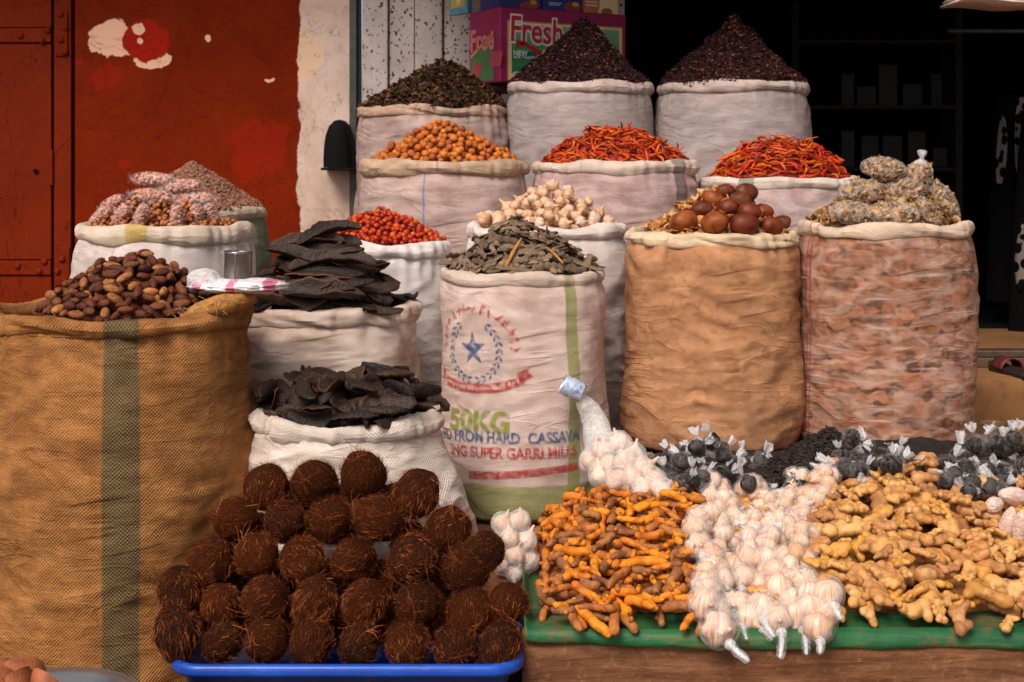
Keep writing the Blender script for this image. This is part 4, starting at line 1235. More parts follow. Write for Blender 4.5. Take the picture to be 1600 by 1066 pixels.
def film_of(balls, voxel, sm, name, mat, neck=None, crease=.003, seed=0, cs=60):
    g = G()
    for (p, r) in balls: g.ball(p, r, 12, 8)
    if neck: g.tube(neck[0], neck[1], 9)
    return remeshed(g, voxel, sm, name, mat, disp=lambda p: crease * (1 - 2.2 * abs(noise.noise(Vector((p.x * cs, p.y * cs, p.z * cs * .6 + seed))))))
def bulb_bag(seed, nb, tail):
    """clear bag knotted round garlic bulbs; local x is the bag's length, tail towards +x"""
    r = random.Random(seed); kids = []; balls = []
    if nb == 1: cs = [(0, 0, 0)]
    elif nb == 2: cs = [(-.020, .004, 0), (.016, -.004, .003)]
    else: cs = [(r.uniform(-.004, .004) + .020 * math.cos(2 * PI * k / nb), .020 * math.sin(2 * PI * k / nb), r.uniform(-.003, .005)) for k in range(nb)] + [(0, 0, .014)]
    for k, c in enumerate(cs):
        rr = r.uniform(.0165, .0195) if nb > 2 else r.uniform(.019, .0225)
        M = Matrix.Translation(c) @ Euler((r.uniform(-.5, .5), PI / 2 + r.uniform(-.6, .6), r.uniform(-.6, .6) + (r.uniform(0, 6) if nb > 2 else 0))).to_matrix().to_4x4()
        kids.append(('bulb', bulb_geo(rr, seed + k, 18, .3, M=M).mesh('bulb', M_garl)))
        balls.append((c, rr * 1.16))
    e = max(c[0] for c in cs) + .014
    tl = tail
    pts = [(e - .012, 0, 0), (e + .006, 0, 0), (e + .016, .002, 0), (e + .016 + tl * .5, .004 * (seed % 3 - 1), 0), (e + .016 + tl, .010 * (seed % 3 - 1), .0)]
    kids.append(('film', film_of(balls, .0034, 3, 'film', M_film2, (pts, [.015, .009, .0052, .0062, .0045]), .0018, seed, 90)))
    kids.append(('knot', (lambda g: (g.ball((e + .014, 0, 0), (.006, .0075, .0075), 8, 6), g.tube([(e + .014, 0, 0), (e + .016 + tl * .5, .004 * (seed % 3 - 1), .001), (e + .018 + tl, .011 * (seed % 3 - 1), .001)], [.004, .0032, .0022], 6))[0].mesh('knot', M_tuft))(G())))
    sp = [(c[0], c[1], c[2], .020) for c in cs]
    return dict(kids=kids, sph=sp)
P_gbag1 = [bulb_bag(200 + k, 1 if k % 2 else 2, (.030, .045, .022)[k % 3]) for k in range(6)]
P_gbagN = [bulb_bag(220 + k, (3, 4, 5)[k % 3], .012) for k in range(5)]

M_black = spread('black_spice', [C(30, 24, 23), C(22, 18, 18), C(42, 33, 31)], .5, .4, 130, .7, .9, .003, .5, bscale=1.5)
def spice_bag(seed):
    """small knotted clear bag of black spice; neck up along z"""
    r = random.Random(seed); rr = .026
    g = G(); g.ball((0, 0, 0), (rr, rr * .92, rr * .9), 16, 12, fn=lambda d: 1 + .22 * nz(d, 1.5, seed) + .10 * nz(d, 4.5, seed) - .10 * max(0, d.z))
    kids = [('spice', g.mesh('spice', M_black))]
    lx, ly = r.uniform(-.008, .008), r.uniform(-.008, .008)
    def ck(q): return 1 + .13 * (1 - 2.2 * abs(noise.noise(Vector((q.x * 70, q.y * 70, q.z * 45 + seed))))) + .16 * noise.noise(Vector((q.x * 58 + seed, q.y * 58, q.z * 58)))
    f = G(); f.lathe([(.0, -.93 * rr), (.40 * rr, -.90 * rr), (.75 * rr, -.68 * rr), (1.0 * rr, -.35 * rr), (1.09 * rr, -.1 * rr), (1.09 * rr, .2 * rr), (.98 * rr, .5 * rr), (.78 * rr, .78 * rr), (.52 * rr, .98 * rr), (.22 * rr, 1.22 * rr), (.17 * rr, 1.34 * rr)], 26,
                     fn=lambda q, a: Vector((q.x * ck(q) * (1 + .10 * math.sin(7 * a + seed) * max(0, q.z / rr)) + lx * max(0, q.z / rr), q.y * ck(q) * (1 + .10 * math.cos(6 * a) * max(0, q.z / rr)) + ly * max(0, q.z / rr), q.z)))
    kids.append(('film', f.mesh('film', M_film3)))
    t = G(); fl = r.uniform(.5, .85); hh = r.uniform(.7, 1.25)
    t.lathe([(.17 * rr, 1.30 * rr), (.26 * rr, 1.42 * rr), (fl * .6 * rr, (1.34 + hh * .5) * rr), (fl * rr * .75, (1.34 + hh) * rr)], 22,
            fn=lambda q, a: Vector((q.x * (1 + .55 * math.sin(5 * a + seed)) + lx * 1.6, q.y * (1 + .4 * math.cos(4 * a + seed)) * .6 + ly * 1.6, q.z + .15 * rr * math.sin(3 * a) * (1 if q.z > 1.5 * rr else 0))))
    kids.append(('knot', t.mesh('knot', M_tuft)))
    return dict(kids=kids, sph=[(0, 0, 0, rr * .88)])
P_sbag = [spice_bag(300 + k) for k in range(6)]
def nut_bag(seed):
    """sausage shaped clear bag of pink groundnuts"""
    r = random.Random(seed); L, w = .072, .028
    mats = []; ms = [p['mesh'] for p in P_gnut]
    for k in range(120):
        t = r.uniform(-1, 1); a = r.uniform(0, 2 * PI); ww = w * .80 * math.sqrt(max(0, 1 - t * t * .85))
        M = Matrix.Translation((t * L * .88, math.cos(a) * ww, math.sin(a) * ww)) @ Euler((r.uniform(0, 6), r.uniform(0, 6), r.uniform(0, 6))).to_matrix().to_4x4()
        mats.append((k % 4, M))
    me = joined('nuts', ms, mats, M_pnut, True)
    g = G(); g.ball((0, 0, 0), (L * .9, w * .8, w * .8), 14, 10)
    core = g.mesh('core', M_pnut)
    f = G(); f.tube([(x * L, 0, 0) for x in (-1.22, -1.12, -1.0, -.8, -.4, 0, .4, .8, 1.0, 1.12, 1.22)], [w * q for q in (.75, .25, .62, .92, 1.08, 1.12, 1.08, .92, .62, .25, .8)], 18, False, fn=lambda s, a: 1 + .05 * math.sin(5 * a + s * 20 + seed) + (.25 * math.sin(4 * a) if s < .05 or s > .95 else 0))
    return dict(kids=[('nuts', me), ('core', core), ('film', f.mesh('film', M_film))], sph=[(x * L, 0, 0, w * .9) for x in (-.7, 0, .7)])
P_nbag = [nut_bag(400 + k) for k in range(3)]
def flake_bag(seed, upright=False):
    """pillow shaped clear bag of dried flakes"""
    r = random.Random(seed); a, b, c = .068, .045, .030
    if upright: a, b, c = .036, .034, .044
    mats = []
    for k in range(95):
        d = Vector((r.gauss(0, 1), r.gauss(0, 1), r.gauss(0, 1))).normalized() * r.uniform(.72, .95)
        M = Matrix.Translation((d.x * a, d.y * b, d.z * c)) @ (Vector((d.x / a, d.y / b, d.z / c))).to_track_quat('Z', 'Y').to_matrix().to_4x4() @ Euler((r.gauss(0, .4), r.gauss(0, .4), r.uniform(0, 6))).to_matrix().to_4x4() @ Matrix.Diagonal((r.uniform(1.1, 2.2), r.uniform(.9, 1.3), 1, 1))
        mats.append((r.randrange(6), M))
    fl = joined('flakes', [p['mesh'] for p in P_flake], mats, M_flake, True)
    g = G(); g.ball((0, 0, 0), (a * .8, b * .8, c * .8), 14, 10); core = g.mesh('core', M_flake)
    f = G(); f.ball((0, 0, 0), (a * 1.10, b * 1.12, c * 1.18), 44, 26, fn=lambda d: 1 + .09 * (1 - 2.4 * abs(nz(d, 2.6, seed))) + .05 * (1 - 2 * abs(nz(d, 6, seed + 3))) + .10 * (abs(d.x) ** 6))
    kids = [('flakes', fl), ('core', core), ('film', f.mesh('film', M_film4))]
    if upright:
        t = G(); t.lathe([(.020, c * .95), (.009, c * 1.25), (.006, c * 1.42), (.012, c * 1.62), (.015, c * 1.9), (.008, c * 2.0)], 16, fn=lambda q, an: Vector((q.x * (1 + .3 * math.sin(5 * an)), q.y * (1 + .3 * math.cos(4 * an)), q.z)))
        kids.append(('knot', t.mesh('knot', M_tuft)))
    return dict(kids=kids, sph=[(-a * .5, 0, 0, c * .85), (0, 0, 0, c), (a * .5, 0, 0, c * .85)])
P_fbag = [flake_bag(500 + k) for k in range(3)]; P_fbagU = flake_bag(520, True)

# ------------------------------------------------------------------ heaps in the sacks
def heap(s, peak_px, peak_py, p=1.25, edge=.012, layer=.03, res=.004, k=.97, oy=0.0, ell=None):
    k *= 1.05; edge += .014; Rx = s.rx * s.rad(1.0) * k; Ry = s.ry * s.rad(1.0) * k
    cx, cy = s.cx + s.lean[0], s.cy + s.lean[1]
    if ell: cx, cy, Rx, Ry = ell
    hf = HF(cx - Rx - .03, cx + Rx + .03, cy - Ry - .03, cy + Ry + .03, res)
    ox = (X(peak_px, cy) - cx) / Rx
    z0 = s.top + edge; Hh = Z(peak_py, cy + oy * Ry) - z0
    ga = lambda x, y: gauge(x, y, cx, cy, Rx, Ry, ox, oy)
    sd0 = s.seed * 1.3
    un = lambda x, y: .045 * (np.sin(x * 23 + sd0) * np.cos(y * 19 + sd0 * 2) + .6 * np.sin(x * 51 + y * 37 + sd0 * 3) * np.cos(y * 45 - x * 22)) + .03 * np.sin(x * 90 + sd0) * np.sin(y * 83 + sd0)
    Tf = lambda x, y: z0 + Hh * (1 - np.minimum(ga(x, y), 1.15) ** p + un(x, y))
    T = Tf(hf.X, hf.Y)
    rho = ga(hf.X, hf.Y)
    hf.h = np.where(rho < .93, T - layer, s.top + .022)
    hf.T, hf.rho, hf.Tf, hf.ell, hf.cy0, hf.Ry = T, rho, Tf, (cx, cy, Rx, Ry), cy, Ry
    return hf
def core(hf, name, mat, label, cat, layer, s, rough=.004):
    """the mass of goods under the topmost pieces"""
    return mound(name, hf, lambda x, y: float(hf.Tf(np.float64(x), np.float64(y))) - layer, None, mat, label, cat, ell=(hf.ell[0], hf.ell[1], hf.ell[2] * .93, hf.ell[3] * .93), base=s.top - .05, rough=rough, seed=s.seed)
def heap_pile(s, hf, protos, n, nback, name, label, cat, group, mat, layer, back=.25, under=0, **kw):
    core(hf, name + '_mass', CORES[name], 'packed ' + cat + ' mass under the ' + group, cat, layer + .004, s)
    front = (hf.rho < 1.0) & (hf.Y < hf.cy0 + back * hf.Ry)
    rear = (hf.rho < 1.0) & (hf.Y >= hf.cy0 + back * hf.Ry)
    if nback: pile(hf, hf.T, rear, protos, nback, name + '_rest', 'rest of the ' + group + ' at the back of the heap', cat, group, stuff=True, mat=mat, **kw)
    if under: pile(hf, hf.T - .012, front, protos, under, name + '_under', 'lower layer of the ' + group, cat, group, stuff=True, mat=mat, **kw)
    return pile(hf, hf.T, front, protos, n, name, label, cat, group, **kw)

# (heaps start)
hI = heap(sI, 690, 190, 1.15, .004, .036)
heap_pile(sI, hI, P_nut, 300, 110, 'orange_nut', 'round orange-brown nut in the heap on the pinkish sack beside the metal post', 'nut', 'orange nuts heaped on one sack', M_nut, .036, under=160, scl=(.8, 1.15), over=.004)
hFb = heap(sF, 594, 324, 1.15, .006, .026, .003)
heap_pile(sF, hFb, P_berry, 300, 110, 'red_berry', 'small round red berry in the heap on the bright white sack', 'berry', 'red berries heaped on one sack', M_berry, .026, under=160, scl=(.8, 1.15), over=.003)
hJ = heap(sJ, 962, 190, 1.9, .006, .034)
heap_pile(sJ, hJ, P_chili, 150, 110, 'dried_chilli', 'dried red-orange chilli in the heap behind the loose garlic', 'chilli', 'dried chillies in the heap behind the garlic', M_chili, .034, under=170, scl=(.7, 1.05), jit=.3, flip='roll', over=.014, sink=.7)
hM = heap(sM, 1222, 208, 1.9, .004, .034)
heap_pile(sM, hM, P_chili, 150, 110, 'dried_chilli', 'dried red-orange chilli in the heap behind the kola nuts', 'chilli', 'dried chillies in the heap behind the kola nuts', M_chili, .034, under=170, scl=(.7, 1.05), jit=.3, flip='roll', over=.014, sink=.7)
hG = heap(sG, 806, 338, 1.2, .004, .030, .003)
heap_pile(sG, hG, P_bead, 290, 80, 'beaded_pod', 'flat grey-brown beaded pod in the heap on the printed sack', 'pod', 'beaded pods heaped on the printed sack', M_bead, .030, scl=(.85, 1.35), jit=.28, flip=True, over=.010, sink=.5)
M_stick = spread('pale_stick', [C(176, 118, 62), C(190, 134, 78)], .7, .25, 50, .5)
for (p0, p1, w) in (((790, 418), (815, 373), .006), ((880, 412), (852, 386), .003)):
    a = at(p0[0], p0[1], 3.86); b = at(p1[0], p1[1], 3.93)
    g = G(); pts = [a.lerp(b, t) - (a + b) / 2 + Vector((0, -.0, .004 * math.sin(t * 3))) for t in np.linspace(0, 1, 8)]
    g.tube(pts, [w * q for q in (.8, 1.0, .9, 1.1, .95, .8, .7, .5)], 8)
    o = g.build('dry_stick', M_stick, None, True); o.location = (a + b) / 2
    tag(o, 'pale dry stick lying across the beaded pods, ' + ('the thicker one' if w > .004 else 'the thin one'), 'stick')
hH = heap(sH, 862, 292, 1.5, .0, .05, .004)
heap_pile(sH, hH, P_bulb, 95, 20, 'garlic_bulb', 'loose garlic bulb in the heap on the white sack behind the printed one', 'garlic', 'loose garlic bulbs on the white sack', M_garl2, .05, scl=(.65, 1.1), jit=.7, flip='roll', over=.012)
# dates on the jute sack
eA = (X(205, 3.52), 3.50, PX(143, 3.52), .24)
hA = heap(sA, 218, 397, 1.35, .0, .040, ell=eA)
core(hA, 'date_mass', CORES['date'], 'packed mass of dates under the loose ones', 'date', .044, sA)
pile(hA, hA.T, (hA.rho < 1) & (hA.Y < 3.57), P_date, 270, 'date', 'dark brown date in the heap on the jute sack', 'date', 'dates heaped on the jute sack', jit=.35, flip='roll', over=.010, sink=.35, scl=(.85, 1.15))
pile(hA, hA.T, (hA.rho < 1) & (hA.Y >= 3.57), P_date, 90, 'date_rest', 'rest of the dates at the back of the heap', 'date', None, jit=.35, flip='roll', stuff=True, mat=M_date, sink=.35)
# dates also fill the sack level round the heap
lidm = simple('jute_lid', C(120, 78, 42), .9, .2)
g = G(); n = 60
vs = [(sA.cx + math.sin(2 * PI * k / n) * sA.rx * .93, sA.cy - math.cos(2 * PI * k / n) * sA.ry * .93, sA.top - .022) for k in range(n)]
g.add(vs, [tuple(range(n))]); tag(g.build('jute_lining', mA), 'folded jute cloth inside the mouth of the big jute sack', 'cloth')
# groundnuts and their bags
hB = heap(sB, 238, 300, 1.3, -.004, .022, .003, k=.93)
heap_pile(sB, hB, P_gnut, 280, 160, 'groundnut', 'loose brown groundnut under the clear bags on the white sack', 'groundnut', 'loose groundnuts on the white sack', M_gnut, .020, back=-.1, jit=.5, flip='roll', over=.004, scl=(.9, 1.25))
def on_heap(hf, px, py, lift, d0=2.8):
    D = hf.hit(px, py, d0)
    if D is None: D = hf.cy0
    D -= lift
    return at(px, py, D)
nb_spec = [(240, 281, 0, .12, 'flat on top of the heap'), (283, 292, 0, -.10, 'on top, second from the left'), (238, 307, 0, .15, 'lying across the middle of the heap'), (300, 312, 0, -.1, 'lying across, right of the middle'),
           (176, 318, .5, .5, 'with a white tied end at the left'), (157, 339, .6, .75, 'leftmost in the front row'), (189, 338, .9, 1.0, 'second in the front row'), (221, 338, 1.0, 1.15, 'third in the front row, above the yellow mark'),
           (277, 340, 1.3, 1.5, 'fourth in the front row with a shiny edge'), (308, 338, 1.3, 1.45, 'fifth in the front row'), (331, 337, 1.2, 1.85, 'rightmost in the front row')]
for k, (px, py, steep, roll, where) in enumerate(nb_spec):
    p = on_heap(hB, px, py, .018)
    R = Matrix.Rotation(-roll if steep else roll * .6, 3, 'Y') @ Matrix.Rotation(.0, 3, 'Z')
    s = (.80, .72)[steep > 0]
    M = Matrix.Translation(p) @ Matrix.Rotation(.35 * (1 if steep else 0), 4, 'X') @ R.to_4x4() @ Matrix.Diagonal((s * (1.1 if not steep else .80), s, s, 1))
    put_thing(P_nbag[k % 3], M, 'groundnut_bag', 'clear bag of pink groundnuts ' + where, 'bag', 'clear groundnut bags on the white sack')
# kola nuts
hK = heap(sK, 1130, 290, 1.35, -.006, .016, .003, k=.95)
heap_pile(sK, hK, P_peel, 260, 60, 'dried_peel', 'curled tan dried peel piece beside the kola nuts', 'peel', 'dried peel pieces on the ochre sack', M_peel, .016, jit=.6, flip=True, over=.008, sink=.7, scl=(.8, 1.5))
kola = [(1069, 346, 23, 'front row, leftmost of all'), (1117, 348, 23, 'front row, second from left, dark red'), (1163, 351, 23, 'front row, third from left, dull brown'), (1206, 354, 20, 'front row, bright orange-brown'), (1221, 348, 16, 'half hidden at the far right'),
        (1097, 328, 19, 'second row, leftmost'), (1137, 325, 18, 'second row, middle'), (1171, 331, 19, 'second row, dark, right of middle'), (1193, 331, 17, 'second row, rightmost'), (1114, 311, 19, 'third row, left'), (1157, 313, 18, 'third row, right, under the biggest one'), (1134, 299, 16, 'top left, small and dark'), (1166, 301, 20, 'topmost and biggest, pear shaped')]
for k, (px, py, r, where) in enumerate(kola):
    s = r / 22 * PX(22, 4.0) / .043
    D = hK.hit(px, py, 3.6) or hK.cy0
    D = min(D, 4.2) - .018 - (.02 if k < 5 else 0)
    p = at(px, py, D)
    o = obj('kola_nut', P_kola[k % 5]); o.matrix_world = Matrix.Translation(p) @ Euler((R_.uniform(-.3, .3), R_.uniform(-.35, .35), R_.uniform(-.4, .4))).to_matrix().to_4x4() @ Matrix.Scale(s, 4)
    tag(o, 'glossy brown kola nut, ' + where, 'kola nut', 'kola nuts on the ochre sack')
# dried flakes and their bags
hP = heap(sP, 1385, 275, 1.6, -.006, .016, .003, k=.95)
heap_pile(sP, hP, P_flake, 240, 60, 'dried_flake', 'loose curled brown flake among the clear flake bags', 'flake', 'loose dried flakes on the see-through sack', M_flake, .016, jit=.6, flip=True, over=.008, sink=.7, scl=(.8, 1.4))
fb = [(1382, 264, 1.0, 0, 'topmost, lying flat'), (1437, 275, 1.0, 1, 'standing upright with a knotted neck'), (1350, 299, 1.0, 0, 'left in the middle row'), (1416, 296, .95, 0, 'in the centre of the middle row'), (1334, 333, .98, 0, 'leftmost in the front row'), (1396, 334, .98, 0, 'second in the front row'),
      (1452, 336, .82, 2, 'third in the front row, slumped over the rim'), (1475, 314, .95, 3, 'rightmost, sloping down the side')]
for k, (px, py, s, kind, where) in enumerate(fb):
    D = hP.hit(px, py, 3.6) or 4.1
    p = at(px, py, min(D, 4.2) - (.028 if py > 320 else .012))
    rot = Euler((.45, (0, 0, .9, .85)[kind] + R_.uniform(-.12, .12), R_.uniform(-.3, .3))) if kind != 1 else Euler((.1, .1, 0))
    put_thing(P_fbagU if kind == 1 else P_fbag[k % 3], Matrix.Translation(p) @ rot.to_matrix().to_4x4() @ Matrix.Scale(s * .88, 4), 'flake_bag', 'crinkled clear bag of brown dried flakes, ' + where, 'bag', 'clear flake bags on the see-through sack')
# black pods
hE = heap(sE, 500, 388, 1.15, .0, .05, .005)
core(hE, 'black_pod_mass', CORES['black_pod'], 'packed mass of broken black pods on the tall white sack', 'pod', .075, sE, .012)
pile(hE, hE.T, (hE.rho < .96) & (hE.Y < 4.06) & (hE.X < X(585, 4.0)), P_podL, 80, 'black_pod', 'large dry black pod in the tall stack left of the red berries', 'pod', 'large black pods stacked on the taller white sack', jit=.30, yaw=lambda: R_.choice((0, PI)) + R_.gauss(0, .6), flip=True, over=.03, sink=.7, tilt=.35, scl=(.8, 1.1))
pile(hE, hE.T, (hE.rho < 1.0) & (hE.Y >= 4.06), P_pod, 30, 'black_pod_rest', 'rest of the black pods at the back of the tall stack', 'pod', None, jit=.3, stuff=True, mat=M_carob, flip=True, sink=.9)
for k, (px, py, D, yw, ro, s, where) in enumerate(((480, 384, 3.97, .15, -.10, 1.0, 'second from the top of the stack'), (515, 370, 3.98, .35, -.22, .85, 'topmost, tilted up to the right'), (475, 406, 3.92, -.05, .25, 1.15, 'long curved one in the upper stack'), (520, 418, 3.88, .05, -.05, 1.3, 'widest one with a pale open rim'), (505, 458, 3.82, 0, .06, 1.35, 'long open one just above the rim'))):
    o = obj('black_pod', P_podL[(0, 2, 3, 5, 7)[k]]['mesh']); o.matrix_world = Matrix.Translation(at(px, py, D)) @ Euler((.5, ro, yw)).to_matrix().to_4x4() @ Matrix.Scale(s, 4)
    tag(o, 'large black pod on the taller white sack, ' + where, 'pod', 'large black pods stacked on the taller white sack')
hD = heap(sD, 560, 590, 2.2, -.002, .05, .005)
core(hD, 'black_pod_mass', CORES['black_pod'], 'packed mass of broken black pods on the short white sack', 'pod', .07, sD, .012)
pile(hD, hD.T, (hD.rho < 1.0) & (hD.Y < 3.66), P_pod, 75, 'black_pod', 'curved black pod in the heap on the short wide sack', 'pod', 'black pods on the short wide sack', jit=.75, flip=True, over=.03, sink=.8, tilt=.6, scl=(1.0, 1.35))

# fine goods heaped as one mass
def flakes(name, n, protos, s, hf, mat, label, cat, layer=.004, jit=.8, scl=(.7, 1.3), out=.006):
    core(hf, name + '_core', mat, 'inside of the ' + label, cat, .006, s)
    gx, gy = grad(hf.T, hf.res); jj, ii = np.nonzero((hf.rho < 1.01)); M4 = []
    w = np.sqrt(1 + gx[jj, ii] ** 2 + gy[jj, ii] ** 2); w *= np.where(hf.Y[jj, ii] < hf.cy0 + .3 * hf.Ry, 1.0, .35); w /= w.sum()
    ks = rng.choice(len(jj), n, p=w)
    for k in ks:
        j, i = jj[k], ii[k]; nr = Vector((-gx[j, i], -gy[j, i], 1)).normalized()
        R = orient(nr.x, nr.y, nr.z, random.uniform(0, 2 * PI), 1, jit)
        p = Vector((hf.xs[i] + random.uniform(-.5, .5) * hf.res, hf.ys[j] + random.uniform(-.5, .5) * hf.res, hf.T[j, i])) + nr * random.uniform(-out, out)
        M4.append((random.randrange(len(protos)), Matrix.Translation(p) @ R.to_4x4() @ Matrix.Scale(random.uniform(*scl), 4)))
    return tag(obj(name, joined(name, protos, M4, mat)), label, cat, None, 'stuff')
def bits(L, w, n=5, bend=.25):
    out = []
    for k in range(n):
        l = L * R_.uniform(.6, 1.3); ww = w * R_.uniform(.7, 1.3); b = bend * l * R_.uniform(-1, 1); c = R_.uniform(-.3, .3) * ww
        g = G(); g.add([(-l / 2, -ww * .25, 0), (-l / 2, ww * .25, .001), (-.1 * l, -ww / 2, b + c), (-.1 * l, ww / 2, b - c), (.25 * l, -ww * .4, b * .7), (.25 * l, ww * .45, b * .8 + c), (l / 2, 0, 0)], [(0, 2, 3, 1), (2, 4, 5, 3), (4, 6, 5)])
        out.append(g.mesh('bit'))
    return out
M_hib = spread('dark_petals', [C(48, 22, 24), C(36, 18, 20), C(62, 28, 28), C(44, 20, 22), C(30, 16, 18), C(54, 24, 26), C(40, 20, 22), C(38, 18, 20), C(128, 76, 60)], .6, .3, 80, .4)
M_leaf = spread('dark_leaves', [C(54, 38, 26), C(42, 32, 22), C(70, 46, 28), C(84, 50, 28), C(48, 40, 28), C(38, 28, 20), C(116, 76, 44)], .7, .25, 80, .4)
B_hib = bits(.017, .006); B_leaf = bits(.026, .011)
hL = heap(sL, 912, 29, 1.02, .006, .01, .005)
flakes('petal_heap', 11000, B_hib, sL, hL, M_hib, 'tall cone of dark purple dried petals in front of the cartons', 'petals')
hN = heap(sN, 1145, 29, 1.06, .006, .01, .005)
flakes('petal_heap', 11000, B_hib, sN, hN, M_hib, 'tall cone of dark purple dried petals against the dark shop', 'petals')
hO = heap(sO, 700, 97, 1.35, .002, .01, .005)
flakes('leaf_heap', 5200, B_leaf, sO, hO, M_leaf, 'heap of dark brown dried leaves beside the metal post', 'leaves', out=.010)
M_grain = spread('brown_grain', [C(120, 78, 62), C(146, 100, 80), C(98, 62, 50), C(160, 114, 90)], .6, .3, 60, .3)
gr = []
for k in range(3):
    g = G(); g.ball((0, 0, 0), (.0062, .0048, .0045), 6, 4); gr.append(g.mesh('grain'))
hC = heap(sC, 298, 256, 1.2, .004, .01, .004)
flakes('grain_heap', 6500, gr, sC, hC, M_grain, 'cone of fine brown dried grains on the green sack', 'grain', out=.003, scl=(.8, 1.2))

# ------------------------------------------------------------------ roots on the green cloth
hT = HF(.02, 1.42, 2.93, 3.93, .004)
colpx = hT.X / hT.Y * F + 800
def wedge(Xg, Yg):
    px = Xg / Yg * F + 800
    t = np.clip((Yg - 2.945) / .60, 0, 1)
    top = np.interp(px, [820, 850, 900, 1000, 1090, 1200, 1300, 1440, 1520, 1600, 1700], [.62, .675, .72, .735, .745, .745, .765, .785, .765, .745, .74])
    z = LEDGE + .042 + (top - LEDGE - .042) * (t ** .72)
    z = np.where(Yg > 3.545, top + (Yg - 3.545) * np.interp(px, [820, 980, 1040, 1600], [-.35, -.2, .14, .14]), z)
    lf = smooth(X(822, 3.0), X(822, 3.0) + .07, Xg)
    return LEDGE + .004 + (z - LEDGE - .004) * lf
Tt = wedge(hT.X, hT.Y)
hT.h = np.where(Tt > LEDGE + .05, Tt - np.where(colpx < 1095, .036, .055), LEDGE + .010)
hT.h = np.maximum(hT.h, LEDGE + .010)
hT.T = Tt; hT.cy0 = 3.4
# the green cloth itself
def green_mat():
    t = NT('green_tarpaulin'); v = t.coord()
    n = t.noise(v, 6, 5, .6); n2 = t.noise(t.scale(v, (3, 20, 20)), 3, 4, .6); n3 = t.noise(v, 120, 2)
    c = t.ramp(n, [(.3, C(16, 72, 40)), (.7, C(38, 102, 58))])
    c = t.mix(t.math('MULTIPLY', t.step(n2, .48, .70), .65), c, C(96, 100, 58))
    c = t.mix(t.math('MULTIPLY', t.step(t.noise(v, 11, 5, .65), .52, .66), .7), c, C(104, 82, 54))
    return t.done(t.bsdf(c, .55, t.bump(t.math('ADD', n2, t.math('MULTIPLY', n3, .3)), .5, .006), .35))
M_green = green_mat()
NX = 200; xs = np.linspace(.044, 1.75, NX); rows = []
def gline(x): return 2.957 - .004 * math.sin(x * 5)
for (dy, dz) in ((-.006, -.020), (-.012, -.017), (-.014, -.006), (-.010, .004), (.0, .008), (.02, .009), (.06, .008), (.3, .008), (.75, .008)):
    row = []
    for x in xs:
        sag = -.016 * float(smooth(.0, .55, x)) + .005 * noise.noise(Vector((x * 6, 0, 1))) + .002 * noise.noise(Vector((x * 25, dy * 40, 1)))
        row.append((x, gline(x) + dy + .004 * noise.noise(Vector((x * 9, dy * 20, 4))), LEDGE + .003 + (dz + (sag if dz != .008 else 0)) * 1.0 + (0 if dz != .008 else .003 * noise.noise(Vector((x * 8, dy * 8, 2))))))
    rows.append(row)
V = np.array(rows)
# lip along the left end
lip = []
for j in range(V.shape[0]):
    x, y, z = V[j, 0]
    lf_ = smoothf(2.93, 2.99, y)
    lip.append([(x - .016, y, z + .030 * lf_), (x - .012, y, z + .016 * lf_), (x - .004, y, z + .004 * lf_)])
V = np.concatenate([np.array(lip), V], axis=1)
V2 = V.copy(); V2[:, :, 2] -= .003
me = grid_mesh('green_cloth', V, M_green)
o = obj('green_cloth', me); tag(o, 'dirty green tarpaulin edge under the turmeric, garlic and ginger', 'tarpaulin')
so_ = o.modifiers.new('thick', 'SOLIDIFY'); so_.thickness = .003; so_.offset = -1
# packed cores
def patch_core(name, mat, label, cat, p0, p1, y0, y1, drop):
    xs_ = np.arange(.03, 1.42, .012); ys_ = np.arange(y0, y1, .012)
    V = np.zeros((len(ys_), 0, 3)); cols = []
    Xg, Yg = np.meshgrid(xs_, ys_)
    px = Xg / Yg * F + 800
    Zg = np.maximum(wedge(Xg, Yg) - drop - .03 * (Yg < y0 + .03), LEDGE + .006) + np.array([[noise.noise(Vector((a * 45, b * 45, 1))) * .006 for a, b in zip(ra, rb)] for ra, rb in zip(Xg, Yg)])
    Xc = np.clip(Xg, (p0 - 800) / F * Yg, (p1 - 800) / F * Yg)
    V = np.stack([Xc, Yg, Zg], 2)
    keep = [i for i in range(len(xs_)) if (px[:, i] > p0 - 30).any() and (px[:, i] < p1 + 30).any()]
    o = obj(name, grid_mesh(name, V[:, keep], mat)); return tag(o, label, cat, None, 'stuff')
M_soil = simple('brown_dust', C(70, 46, 30), .9, .1, 0, .4, 30, .4)
patch_core('turmeric_mass', CORES['turmeric'], 'packed turmeric under the loose fingers', 'turmeric', 838, 1092, 3.05, 3.70, .034)
patch_core('ginger_mass', CORES['ginger'], 'packed ginger under the loose roots', 'ginger', 1092, 1760, 3.05, 3.66, .052)
patch_core('gap_shade_sheet', simple('gap_shade', C(44, 38, 36), .9, .1), 'added dark sheet for the shade between the small black spice bags', 'cloth', 985, 1760, 3.64, 3.905, .030)  # dark sheet added where only shade lies between the bags
mk = (colpx > 834) & (colpx < 1102) & (hT.Y > 2.950) & (hT.Y < 3.66) & (Tt > LEDGE + .012)
pile(hT, Tt, mk, P_turm, 255, 'turmeric', 'orange-brown turmeric finger in the heap on the green cloth', 'turmeric', 'turmeric fingers on the green cloth', jit=.28, flip='roll', over=.012, sink=.5, scl=(.8, 1.15), cand=9)
pile(hT, Tt + .004, mk, P_turm, 44, 'turmeric', 'short turmeric finger wedged among the longer ones on the green cloth', 'turmeric', 'short turmeric fingers on the green cloth', jit=.5, flip='roll', over=.014, sink=.8, scl=(.5, .75), cand=9)
mk = (colpx > 1275) & (colpx < 1690) & (hT.Y > 2.950) & (hT.Y < 3.64)
